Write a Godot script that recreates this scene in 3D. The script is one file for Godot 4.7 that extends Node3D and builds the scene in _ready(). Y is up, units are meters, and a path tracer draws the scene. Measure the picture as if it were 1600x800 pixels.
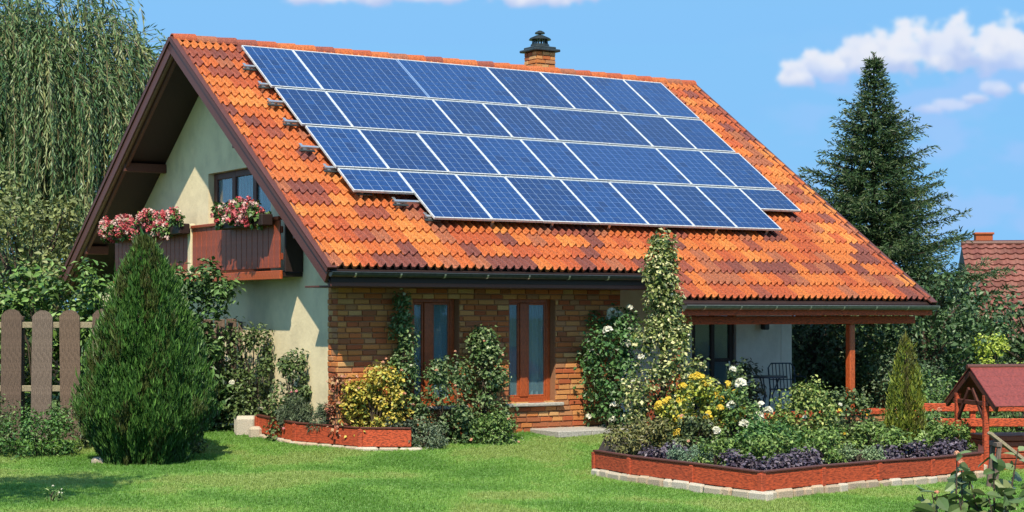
extends Node3D

# ---------------------------------------------------------------- mesh helpers
class MB:
	var v := PackedVector3Array()
	var n := PackedVector3Array()
	var c := PackedColorArray()
	var col := Color(1, 1, 1)
	func tri(a: Vector3, b: Vector3, d: Vector3) -> void:
		var m := (b - a).cross(d - a).normalized()
		v.push_back(a); v.push_back(d); v.push_back(b)
		n.push_back(m); n.push_back(m); n.push_back(m)
		c.push_back(col); c.push_back(col); c.push_back(col)
	func quad(a: Vector3, b: Vector3, d: Vector3, e: Vector3) -> void:
		tri(a, b, d); tri(a, d, e)
	func tri_n(a: Vector3, b: Vector3, d: Vector3, na: Vector3, nb: Vector3, nd: Vector3) -> void:
		v.push_back(a); v.push_back(d); v.push_back(b)
		n.push_back(na); n.push_back(nd); n.push_back(nb)
		c.push_back(col); c.push_back(col); c.push_back(col)
	# chamfered box
	func box(at: Vector3, size: Vector3, bev := 0.004, bs := Basis()) -> void:
		var h := size * 0.5
		var e := minf(bev, minf(h.x, minf(h.y, h.z)) * 0.6)
		var px := {}
		for i in 8:
			var s := Vector3(1 if i & 1 else -1, 1 if i & 2 else -1, 1 if i & 4 else -1)
			px[i] = [at + bs * (s * (h - Vector3(0, e, e))), at + bs * (s * (h - Vector3(e, 0, e))), at + bs * (s * (h - Vector3(e, e, 0)))]
		# faces: x: 1,3,7,5 (+x) etc.
		var F := [[1, 3, 7, 5, 0], [0, 4, 6, 2, 0], [2, 6, 7, 3, 1], [0, 1, 5, 4, 1], [4, 5, 7, 6, 2], [0, 2, 3, 1, 2]]
		for f in F:
			quad(px[f[0]][f[4]], px[f[1]][f[4]], px[f[2]][f[4]], px[f[3]][f[4]])
		if e <= 0.0: return
		for i in 8:
			for ax in 3:
				var j: int = i ^ (1 << ax)
				if j < i: continue
				var u: int = (ax + 1) % 3
				var w: int = (ax + 2) % 3
				var a: Vector3 = px[i][u]
				var b: Vector3 = px[j][u]
				var d: Vector3 = px[j][w]
				var f2: Vector3 = px[i][w]
				if (b - a).cross(d - a).dot((a + d) * 0.5 - at) > 0: quad(a, b, d, f2)
				else: quad(a, f2, d, b)
			var m: Vector3 = px[i][0]
			if (px[i][1] - m).cross(px[i][2] - m).dot(m - at) > 0: tri(m, px[i][1], px[i][2])
			else: tri(m, px[i][2], px[i][1])
	# box between two corners
	func bb(lo: Vector3, hi: Vector3, bev := 0.004) -> void:
		box((lo + hi) * 0.5, (hi - lo).abs(), bev)
	# a bar with rectangular section between two points
	func bar(a: Vector3, b: Vector3, w: float, t: float, up := Vector3.UP, bev := 0.004) -> void:
		var x := (b - a).normalized()
		if absf(x.dot(up)) > 0.99: up = Vector3.RIGHT
		var z := x.cross(up).normalized()
		box((a + b) * 0.5, Vector3((b - a).length(), t, w), bev, Basis(x, z.cross(x), z))
	func tube(pts: Array, rad: Array, seg := 7, caps := true) -> void:
		var rings := []
		var fr := Vector3.UP
		for i in pts.size():
			var t: Vector3 = (pts[mini(i + 1, pts.size() - 1)] - pts[maxi(i - 1, 0)]).normalized()
			if i == 0 and absf(t.dot(fr)) > 0.9: fr = Vector3.RIGHT
			var s := t.cross(fr).normalized()
			fr = s.cross(t).normalized()
			var r := []
			for k in seg:
				var q := TAU * k / seg
				r.push_back(s * cos(q) + fr * sin(q))
			rings.push_back(r)
		for i in pts.size() - 1:
			for k in seg:
				var k2 := (k + 1) % seg
				var a: Vector3 = pts[i] + rings[i][k] * rad[i]
				var b: Vector3 = pts[i] + rings[i][k2] * rad[i]
				var d: Vector3 = pts[i + 1] + rings[i + 1][k2] * rad[i + 1]
				var e: Vector3 = pts[i + 1] + rings[i + 1][k] * rad[i + 1]
				tri_n(a, d, b, rings[i][k], rings[i + 1][k2], rings[i][k2])
				tri_n(a, e, d, rings[i][k], rings[i + 1][k], rings[i + 1][k2])
		if caps:
			for k in seg:
				var k2 := (k + 1) % seg
				tri(pts[0], pts[0] + rings[0][k] * rad[0], pts[0] + rings[0][k2] * rad[0])
				var l := pts.size() - 1
				tri(pts[l], pts[l] + rings[l][k2] * rad[l], pts[l] + rings[l][k] * rad[l])
	# extrude a polygon given in (g, y) along a: house coordinates (a, y, -g)
	func prism(poly: PackedVector2Array, a0: float, a1: float) -> void:
		var ix := Geometry2D.triangulate_polygon(poly)
		var mid := Vector3.ZERO
		for p in poly: mid += Vector3((a0 + a1) * 0.5, p.y, -p.x) / poly.size()
		for i in range(0, ix.size(), 3):
			for aa in [a0, a1]:
				var q := []
				for k in 3: q.push_back(Vector3(aa, poly[ix[i + k]].y, -poly[ix[i + k]].x))
				var m: Vector3 = (q[1] - q[0]).cross(q[2] - q[0])
				if (m.x < 0) == (aa == minf(a0, a1)): tri(q[0], q[1], q[2])
				else: tri(q[0], q[2], q[1])
		var cw := Geometry2D.is_polygon_clockwise(poly)
		for i in poly.size():
			var p := poly[i]
			var r := poly[(i + 1) % poly.size()]
			var a := Vector3(minf(a0, a1), p.y, -p.x)
			var b := Vector3(minf(a0, a1), r.y, -r.x)
			var d := Vector3(maxf(a0, a1), r.y, -r.x)
			var e := Vector3(maxf(a0, a1), p.y, -p.x)
			if cw: quad(a, e, d, b)
			else: quad(a, b, d, e)
	func leaf(p: Vector3, t: Vector3, nn: Vector3, l: float, w: float, fold := 0.15) -> void:
		var s := nn.cross(t).normalized() * w * 0.5
		var m := p + t * l * 0.45
		var up := nn * w * fold
		var tip := p + t * l - nn * l * 0.12
		tri(p, m + s + up, tip)
		tri(p, tip, m - s + up)
	func mesh() -> ArrayMesh:
		var arr := []
		arr.resize(Mesh.ARRAY_MAX)
		arr[Mesh.ARRAY_VERTEX] = v
		arr[Mesh.ARRAY_NORMAL] = n
		arr[Mesh.ARRAY_COLOR] = c
		var m := ArrayMesh.new()
		m.add_surface_from_arrays(Mesh.PRIMITIVE_TRIANGLES, arr)
		return m

var taken := {}
func numbered(s: String) -> String:
	if not taken.has(s):
		taken[s] = 0
		return s
	taken[s] += 1
	return "%s_%03d" % [s, taken[s]]
func put(called: String, me: Mesh, m: Material, parent: Node3D) -> MeshInstance3D:
	var o := MeshInstance3D.new()
	o.name = called
	o.mesh = me
	o.material_override = m
	parent.add_child(o, true)
	return o
func thing(called: String, label: String, category: String, at := Vector3.ZERO, group := "") -> Node3D:
	var o := Node3D.new()
	o.name = numbered(called)
	add_child(o)
	o.position = at
	o.set_meta("label", label)
	o.set_meta("category", category)
	if group != "": o.set_meta("group", group)
	return o
func struct(called: String, me: Mesh, m: Material) -> MeshInstance3D:
	var o := put(called, me, m, self)
	o.set_meta("kind", "structure")
	o.set_meta("label", called.replace("_", " ") + " of the garden around the house")
	return o
func lin(r: float, g: float, b: float) -> Color:
	return Color(r, g, b).linear_to_srgb()

# ---------------------------------------------------------------- textures and materials
var T := {}
func noise_tex(seed_: int, freq: float, lo: float, hi: float, oct := 5, size := 512, gain := 0.55, nmap := 0.0) -> ImageTexture:
	var f := FastNoiseLite.new()
	f.seed = seed_
	f.frequency = freq
	f.fractal_octaves = oct
	f.fractal_gain = gain
	f.noise_type = FastNoiseLite.TYPE_SIMPLEX_SMOOTH
	var im := f.get_seamless_image(size, size)
	im.convert(Image.FORMAT_RGB8)
	if nmap > 0.0:
		im.bump_map_to_normal_map(nmap)
		return ImageTexture.create_from_image(im)
	var d := im.get_data()
	for i in d.size():
		d[i] = int(255.0 * clampf(lo + (hi - lo) * d[i] / 255.0, 0, 1))
	im = Image.create_from_data(size, size, false, Image.FORMAT_RGB8, d)
	im.generate_mipmaps()
	return ImageTexture.create_from_image(im)
func mat(col: Color, rough := 0.8, tex = null, scale := Vector3(1, 1, 1), nm = null, nstr := 1.0) -> StandardMaterial3D:
	var m := StandardMaterial3D.new()
	m.albedo_color = col
	m.roughness = rough
	m.uv1_triplanar = true
	m.uv1_world_triplanar = true
	m.uv1_scale = scale
	if tex: m.albedo_texture = tex
	if nm:
		m.normal_enabled = true
		m.normal_texture = nm
		m.normal_scale = nstr
	return m
func vmat(rough := 0.6, back := 0.0, tint := Color(1, 1, 1)) -> StandardMaterial3D:
	var m := StandardMaterial3D.new()
	m.vertex_color_use_as_albedo = true
	m.albedo_color = tint
	m.roughness = rough
	m.cull_mode = BaseMaterial3D.CULL_DISABLED
	if back > 0.0:
		m.backlight_enabled = true
		m.backlight = Color(back, back, back * 0.6)
	return m
var M := {}

# ---------------------------------------------------------------- ground
func gh(x: float, d: float) -> float:
	var h := 0.25 * smoothstep(22.0, 28.0, d)
	h += 0.02 * sin(x * 1.1 + d * 0.4) * sin(d * 0.8) * (1.0 - smoothstep(24.0, 27.0, d))
	return h
func G(x: float, d: float, sink := 0.02) -> Vector3:
	return Vector3(x, gh(x, d) - sink, -d)

# ---------------------------------------------------------------- foliage helpers
func rv(r: RandomNumberGenerator) -> Vector3:
	var z := r.randf_range(-1, 1)
	var a := r.randf() * TAU
	var q := sqrt(1.0 - z * z)
	return Vector3(q * cos(a), z, q * sin(a))
func profile(shape: String, y: float) -> float:
	match shape:
		"dome": return sqrt(maxf(0.0, 1.0 - pow(absf(y - 0.42) / 0.6, 2.4)))
		"cone": return pow(1.0 - y, 0.75) * smoothstep(-0.15, 0.12, y)
		"column": return (1.0 - 0.75 * smoothstep(0.45, 1.0, y)) * smoothstep(-0.2, 0.1, y)
		"climber": return 1.0 - 0.72 * smoothstep(0.42, 0.66, y) - 0.18 * smoothstep(0.8, 1.0, y)
		"flat": return 1.0 - 0.3 * y
		"box": return 1.0
	return 1.0
func make_clumps(r: RandomNumberGenerator, shape: String, sz: Vector3, k: int, cr: float) -> Array:
	var out := []
	for i in k:
		var y := r.randf()
		var a := r.randf() * TAU
		var q := profile(shape, y) * pow(r.randf_range(0.12, 1.0), 0.5)
		var jit := r.randf_range(0.82, 1.14)
		out.push_back([Vector3(cos(a) * q * sz.x * jit, y * sz.y, sin(a) * q * sz.z * jit), cr * r.randf_range(0.6, 1.3)])
	return out
func leaves(mb: MB, r: RandomNumberGenerator, n: int, cl: Array, l: float, w: float, pal: Array, up := 0.5) -> void:
	for i in n:
		var c: Array = cl[r.randi() % cl.size()]
		var d := rv(r)
		var p: Vector3 = c[0] + d * (c[1] * pow(r.randf(), 0.45))
		if p.y < 0.01: p.y = 0.01 + 0.05 * r.randf()
		var nn := (d * 0.7 + Vector3(0, up, 0) + rv(r) * 0.6).normalized()
		var t := (nn.cross(rv(r)) + Vector3(0, -0.15, 0) + d * 0.25).normalized()
		var k := r.randf() * (pal.size() - 1)
		var ci := int(k)
		var cc: Color = pal[ci].lerp(pal[mini(ci + 1, pal.size() - 1)], k - ci)
		mb.col = cc * r.randf_range(0.9, 1.75)
		var s := r.randf_range(0.5, 1.35)
		mb.leaf(p, t, nn, l * s, w * s * r.randf_range(0.75, 1.15))
func stems(mb: MB, r: RandomNumberGenerator, cl: Array, base_r: float, k: int, h: float) -> void:
	for i in mini(k, cl.size()):
		var e: Vector3 = cl[i][0]
		var b := Vector3(r.randf_range(-1, 1), 0, r.randf_range(-1, 1)) * base_r * 2.0
		var m := b.lerp(e, 0.5) + Vector3(0, 0.12 * h, 0) - Vector3(e.x, 0, e.z) * 0.2
		mb.tube([b - Vector3(0, 0.05, 0), m, e], [base_r, base_r * 0.7, base_r * 0.3], 5, false)
var flower_meshes := {}
func flower_mesh(kind: String, sd: int) -> ArrayMesh:
	var key := kind + str(sd)
	if flower_meshes.has(key): return flower_meshes[key]
	var r := RandomNumberGenerator.new()
	r.seed = 900 + sd
	var mb := MB.new()
	var cols := {"white": [Color(0.78, 0.76, 0.68), Color(0.66, 0.66, 0.5)], "pink": [Color(0.6, 0.16, 0.2), Color(0.7, 0.35, 0.36)], "yellow": [Color(0.72, 0.5, 0.03), Color(0.75, 0.6, 0.1)], "salmon": [Color(0.65, 0.28, 0.16), Color(0.7, 0.42, 0.3)]}
	for i in 26:
		var d := rv(r)
		d.y = absf(d.y) * 0.9 + 0.05
		d = d.normalized()
		mb.col = cols[kind][0].lerp(cols[kind][1], r.randf())
		var t := (d.cross(rv(r)) + d * 0.3).normalized()
		mb.leaf(d * 0.55 - t * 0.35, t, d, 0.85, 0.75, 0.2)
	flower_meshes[key] = mb.mesh()
	return flower_meshes[key]
# a leafy plant: > stem, foliage, flower ...
func plant(called: String, label: String, category: String, at: Vector3, sz: Vector3, o: Dictionary) -> Node3D:
	var r := RandomNumberGenerator.new()
	r.seed = hash(label) + int(o.get("seed", 0)) * 77 + int(at.x * 100.0)
	var t := thing(called, label, category, at, o.get("group", ""))
	var shape: String = o.get("shape", "dome")
	var cl := make_clumps(r, shape, sz, o.get("k", 26), o.get("cr", 0.2))
	var st := MB.new()
	stems(st, r, cl, o.get("stem", 0.012), o.get("nstem", 12), sz.y)
	put("stem", st.mesh(), M.bark, t)
	var mb := MB.new()
	leaves(mb, r, o.get("n", 1500), cl, o.get("l", 0.07), o.get("w", 0.04), o.pal, o.get("up", 0.5))
	put("foliage", mb.mesh(), o.get("mat", M.leaf), t)
	if o.has("fl"):
		for i in int(o.fn):
			var c: Array = cl[r.randi() % cl.size()]
			var d := (Vector3(c[0].x, (c[0].y - sz.y * 0.4) * 0.7, c[0].z).normalized() + Vector3(0, 0.35, 0.5) + rv(r) * 0.4).normalized()
			var f := put("flower", flower_mesh(o.fl, r.randi() % 3), M.petal, t)
			f.position = c[0] + d * c[1] * 1.1
			f.rotation = Vector3(r.randf_range(-0.4, 0.8), r.randf() * TAU, 0)
			f.scale = Vector3.ONE * o.get("fs", 0.05) * r.randf_range(0.8, 1.2)
	return t
# dense conical conifer made of upright sprays
func thuja(called: String, label: String, at: Vector3, rx: float, h: float, n: int, l: float, w: float, pal: Array, fat: float) -> void:
	var r := RandomNumberGenerator.new()
	r.seed = hash(label)
	var nz := FastNoiseLite.new()
	nz.seed = 5
	nz.frequency = 1.3
	var t := thing(called, label, "shrub", at)
	var tr := MB.new()
	tr.tube([Vector3(0, -0.1, 0), Vector3(0.02, h * 0.5, 0), Vector3(0, h * 0.92, 0)], [0.06, 0.04, 0.01], 7)
	put("trunk", tr.mesh(), M.bark, t)
	var mb := MB.new()
	for i in n:
		var y := 1.0 - sqrt(r.randf())
		if r.randf() < 0.12: y = r.randf()
		var a := r.randf() * TAU
		var base := pow(1.0 - y, fat) * (0.5 + 0.5 * smoothstep(0.0, 0.27, y)) * 1.12
		var bump := 1.0 + 0.38 * nz.get_noise_3d(cos(a) * 1.6, y * h * 0.9, sin(a) * 1.6) + 0.26 * nz.get_noise_3d(cos(a) * 5.0, y * h * 2.6, sin(a) * 5.0)
		var q := base * bump * rx * (1.0 - 0.3 * pow(r.randf(), 2.0))
		var outw := Vector3(cos(a), 0, sin(a))
		var p := outw * q + Vector3(0, y * h, 0)
		var tt := (outw * 0.45 + Vector3(0, 1.0, 0) + rv(r) * 0.45).normalized()
		var nn := (outw + rv(r) * 0.6).normalized()
		nn = (nn - tt * nn.dot(tt)).normalized()
		var k := r.randf() * (pal.size() - 1.001)
		mb.col = pal[int(k)].lerp(pal[int(k) + 1], k - int(k)) * r.randf_range(0.75, 1.25)
		var dry := nz.get_noise_3d(p.x * 1.6 + 30.0, p.y * 0.7, p.z * 1.6)
		if dry + r.randf_range(-0.12, 0.12) > 0.2: mb.col = mb.col.lerp(Color(0.085, 0.07, 0.025), 0.6)
		var s := r.randf_range(0.7, 1.3)
		if r.randf() < 0.025: s *= 2.0
		mb.leaf(p - tt * l * 0.4, tt, nn, l * s, w * s, 0.3)
	put("crown", mb.mesh(), M.leaf, t)
	
# ---------------------------------------------------------------- house frame
const TH := 0.59548
const EAVE := 2.67
const RUN := 7.042
const LEN := 11.05
func roof_at(a: float, s: float, h: float) -> Vector3:
	return Vector3(a, EAVE + s * sin(TH) + h * cos(TH), -s * cos(TH) + h * sin(TH))
func roof_basis() -> Basis:
	return Basis(Vector3(1, 0, 0), Vector3(0, cos(TH), sin(TH)), Vector3(0, -sin(TH), cos(TH)))
func under(g: float) -> float:
	return EAVE + tan(TH) * minf(g, 11.66 - g) - 0.17
var house: Node3D
func H(a: float, y: float, g: float) -> Vector3:
	return Vector3(a, y, -g)
func HW(a: float, g: float, y: float = -1.0) -> Vector3:
	var p := house.transform * Vector3(a, 0, -g)
	p.y = y if y >= 0 else gh(p.x, -p.z) - 0.02
	return p

func tile_shape(mb: MB, o: Vector3, bs: Basis, w: float, l: float, waves := 2, amp := 0.034, seg := 7) -> void:
	# pantile: wavy sheet, thick lower edge; o = middle of its lower edge
	var nseg := seg * waves
	var top := []
	var low := []
	var bot := []
	var nrm := []
	for i in nseg + 1:
		var u := float(i) / nseg
		var ph := u * waves * TAU
		var y := amp * (cos(ph + PI) + 0.32 * cos(2.0 * ph))
		var dy := amp * (-sin(ph + PI) - 0.64 * sin(2.0 * ph)) * waves * TAU / w
		var x := (u - 0.5) * w * 1.01
		low.push_back(o + bs * Vector3(x, y + 0.05, 0))
		bot.push_back(o + bs * Vector3(x, y + 0.008, -0.002))
		top.push_back(o + bs * Vector3(x, y + 0.004, -l))
		nrm.push_back(bs * Vector3(-dy, 1, 0).normalized())
	for i in nseg:
		mb.tri_n(low[i], low[i + 1], top[i + 1], nrm[i], nrm[i + 1], nrm[i + 1])
		mb.tri_n(low[i], top[i + 1], top[i], nrm[i], nrm[i + 1], nrm[i])
		mb.quad(bot[i], bot[i + 1], low[i + 1], low[i])

func brick_face(parent: Node3D, r: RandomNumberGenerator, a0: float, a1: float, y0: float, y1: float, row: float, lmin: float, lmax: float, front: float, holes: Array, most: int, along_z := false) -> void:
	# bricks laid in rows on the plane z = front (or x = front), each a child of its wall
	var y := y0
	var rest := MB.new()
	var count := 0
	while y + row * 0.8 <= y1:
		var x := a0 - r.randf() * 0.0
		var first := true
		while x < a1 - 0.02:
			var l := r.randf_range(lmin, lmax)
			if first: l *= r.randf_range(0.45, 1.0)
			first = false
			var x1 := minf(x + l, a1)
			if a1 - x1 < lmin * 0.4: x1 = a1
			var cuts := [[x, x1]]
			for h in holes:
				if y + row * 0.5 > h[2] and y + row * 0.5 < h[3]:
					var nc := []
					for q in cuts:
						if q[1] <= h[0] or q[0] >= h[1]: nc.push_back(q)
						else:
							if h[0] - q[0] > 0.03: nc.push_back([q[0], h[0]])
							if q[1] - h[1] > 0.03: nc.push_back([h[1], q[1]])
					cuts = nc
			for q in cuts:
				var len_: float = q[1] - q[0] - 0.014
				if len_ < 0.02: continue
				var proud := r.randf_range(0.008, 0.024)
				var hh := row - 0.014 - r.randf() * 0.006
				var at := Vector3((q[0] + q[1]) * 0.5, y + row * 0.5, front + proud * 0.5 - 0.02)
				var sz := Vector3(len_, hh, proud + 0.04)
				var bs := Basis(Vector3(0, 0, 1), r.randf_range(-0.012, 0.012))
				if along_z:
					at = Vector3(front - proud * 0.5 + 0.02, at.y, at.x)
					sz = Vector3(sz.z, sz.y, sz.x)
					bs = Basis()
				if count < most:
					var b := put("brick", brick_unit(r.randi() % 3), M.bricks[brick_tone(r)], parent)
					b.transform = Transform3D(bs * Basis.from_scale(sz), at)
					count += 1
				else:
					rest.col = M.brick_cols[brick_tone(r)] * r.randf_range(0.85, 1.1)
					rest.box(at, sz, 0.006, bs)
			x = x1
		y += row
	if rest.v.size() > 0:
		var o := put("brickwork", rest.mesh(), M.vbrick, parent)
		o.set_meta("kind", "stuff")
func brick_tone(r: RandomNumberGenerator) -> int:
	var q := r.randf()
	return 0 if q < 0.24 else 1 if q < 0.44 else 2 if q < 0.58 else 3 if q < 0.7 else 4 if q < 0.8 else 5 if q < 0.91 else 6
var bu := []
func brick_unit(i: int) -> ArrayMesh:
	if bu.is_empty():
		var r := RandomNumberGenerator.new()
		r.seed = 4
		for k in 3:
			var mb := MB.new()
			mb.box(Vector3.ZERO, Vector3.ONE, 0.07)
			for q in mb.v.size():
				var p := mb.v[q]
				var rr := RandomNumberGenerator.new()
				rr.seed = hash(Vector3i((p * 50.0).round())) + k
				mb.v[q] = p + Vector3(rr.randf_range(-0.02, 0.02), rr.randf_range(-0.06, 0.06), rr.randf_range(-0.06, 0.06))
			bu.push_back(mb.mesh())
	return bu[i]

# ---------------------------------------------------------------- start
func _ready() -> void:
	view_and_light()
	materials()
	ground()
	build_house()
	solar_panels()
	beds()
	fences()
	trees()
	shrubs()
	garden_things()
	grass()

func view_and_light() -> void:
	var cam := Camera3D.new()
	cam.name = "camera"
	cam.projection = Camera3D.PROJECTION_FRUSTUM
	cam.near = 0.1
	cam.far = 2000.0
	cam.size = 0.1 * 800.0 / 2706.0
	cam.frustum_offset = Vector2(0, 0.1 * 90.0 / 2706.0)
	cam.position = Vector3(0, 2.05, 0)
	add_child(cam)
	cam.current = true
	var we := WorldEnvironment.new()
	var e := Environment.new()
	e.background_mode = Environment.BG_SKY
	var sk := Sky.new()
	var pm := PanoramaSkyMaterial.new()
	pm.panorama = sky_image()
	sk.sky_material = pm
	e.sky = sk
	e.background_energy_multiplier = 0.85
	e.tonemap_mode = Environment.TONE_MAPPER_LINEAR
	e.tonemap_exposure = 1.2
	e.sdfgi_enabled = true
	e.ssao_enabled = true
	e.ssil_enabled = true
	we.environment = e
	we.name = "environment"
	add_child(we)
	var sun := DirectionalLight3D.new()
	sun.name = "sun"
	sun.light_energy = 1.6
	sun.light_color = Color(1.0, 0.95, 0.86)
	sun.light_angular_distance = 0.5
	sun.shadow_enabled = true
	add_child(sun)
	sun.look_at_from_position(Vector3.ZERO, Vector3(0.173, -2.05, -1.592))

func sky_image() -> ImageTexture:
	var W := 4096
	var Hh := 2048
	var n := FastNoiseLite.new()
	n.seed = 11
	n.frequency = 0.9
	n.fractal_octaves = 5
	# whole sky, coarse; extra unseen clouds added to whiten and brighten the ambient light
	var sw := 512
	var im := Image.create(sw, sw / 2, false, Image.FORMAT_RGB8)
	for y in sw / 2:
		var el := (0.5 - (y + 0.5) / (sw / 2.0)) * PI
		for x in sw:
			var az := (x + 0.5) / sw * TAU
			var d := Vector3(sin(az) * cos(el), sin(el), -cos(az) * cos(el))
			var c := sky_color(el)
			if el > 0.02:
				var q := d / (d.y + 0.22)
				var v := n.get_noise_3d(q.x * 1.5, 3.0, q.z * 1.5)
				var k := smoothstep(0.02, 0.32, v) * smoothstep(0.02, 0.2, el)
				c = c.lerp(Color(0.9, 0.925, 0.97), k * 0.85)
			im.set_pixel(x, y, c)
	im.resize(W, Hh, Image.INTERPOLATE_CUBIC)
	# the low sky ahead, with its cumulus bank, at full resolution
	var f := FastNoiseLite.new()
	f.seed = 3
	f.frequency = 0.019
	f.fractal_octaves = 5
	f.fractal_gain = 0.55
	var f2 := FastNoiseLite.new()
	f2.seed = 8
	f2.frequency = 0.01
	f2.fractal_octaves = 4
	# cumulus puffs: azimuth and elevation in units of 1/2706 rad, half sizes
	var blobs := [[445, 372, 32, 24], [490, 386, 48, 28], [548, 398, 52, 36], [605, 404, 52, 44], [680, 412, 66, 52], [768, 412, 62, 48], [850, 414, 72, 52], [930, 400, 80, 40],
		[650, 318, 24, 10], [684, 325, 30, 11], [725, 335, 26, 9], [760, 350, 30, 14], [820, 352, 40, 14], [-300, 492, 60, 13], [-205, 496, 85, 17], [-110, 494, 48, 12], [40, 494, 70, 17], [100, 500, 60, 18], [-560, 530, 130, 26], [1200, 360, 160, 40], [-1300, 420, 200, 50]]
	for yy in range(int(Hh * 0.5) - 170, int(Hh * 0.5)):
		var el := (0.5 - (yy + 0.5) / Hh) * PI
		for xx in range(-330, 330):
			var az := (xx + 0.5) / W * TAU
			var u := tan(az) * 2706.0
			var w := tan(el) / cos(az) * 2706.0
			var c := sky_color(el)
			var den := -1.0
			var shade := 0.0
			for b in blobs:
				var dx: float = (u - b[0]) / b[2]
				var dy: float = (w - b[1]) / b[3]
				if dy < 0: dy *= 1.25
				var q := 1.0 - sqrt(dx * dx + dy * dy)
				if q > den:
					den = q
					shade = dy
			den += 0.62 * f.get_noise_2d(u, w * 1.3) + 0.2 * f2.get_noise_2d(u, w)
			var k := smoothstep(-0.14, 0.26, den)
			if k > 0.0:
				var lit := smoothstep(-0.9, 0.35, shade + 0.9 * f2.get_noise_2d(u * 1.7 + 40.0, w * 1.7))
				var cc := Color(0.72, 0.79, 0.94).lerp(Color(0.93, 0.935, 0.97), lit)
				c = c.lerp(cc, k * 0.95)
			# thin veil under the bank
			var veil := smoothstep(0.1, 0.6, f2.get_noise_2d(u * 0.5 + 200.0, w * 1.2) + 0.25) * smoothstep(300.0, 600.0, u) * smoothstep(0.0, 120.0, w) * smoothstep(480.0, 330.0, w)
			c = c.lerp(Color(0.66, 0.78, 0.98), 0.5 * veil)
			var edge := minf(smoothstep(-330.0, -300.0, xx), smoothstep(330.0, 300.0, xx)) * smoothstep(Hh * 0.5 - 170.0, Hh * 0.5 - 150.0, yy)
			var px := posmod(xx, W)
			im.set_pixel(px, yy, im.get_pixel(px, yy).lerp(c, edge))
	return ImageTexture.create_from_image(im)
func sky_color(el: float) -> Color:
	var t := clampf(el / 1.2, 0, 1)
	return Color(0.545, 0.785, 0.975).lerp(Color(0.46, 0.7, 0.945), pow(t, 0.8))

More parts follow.
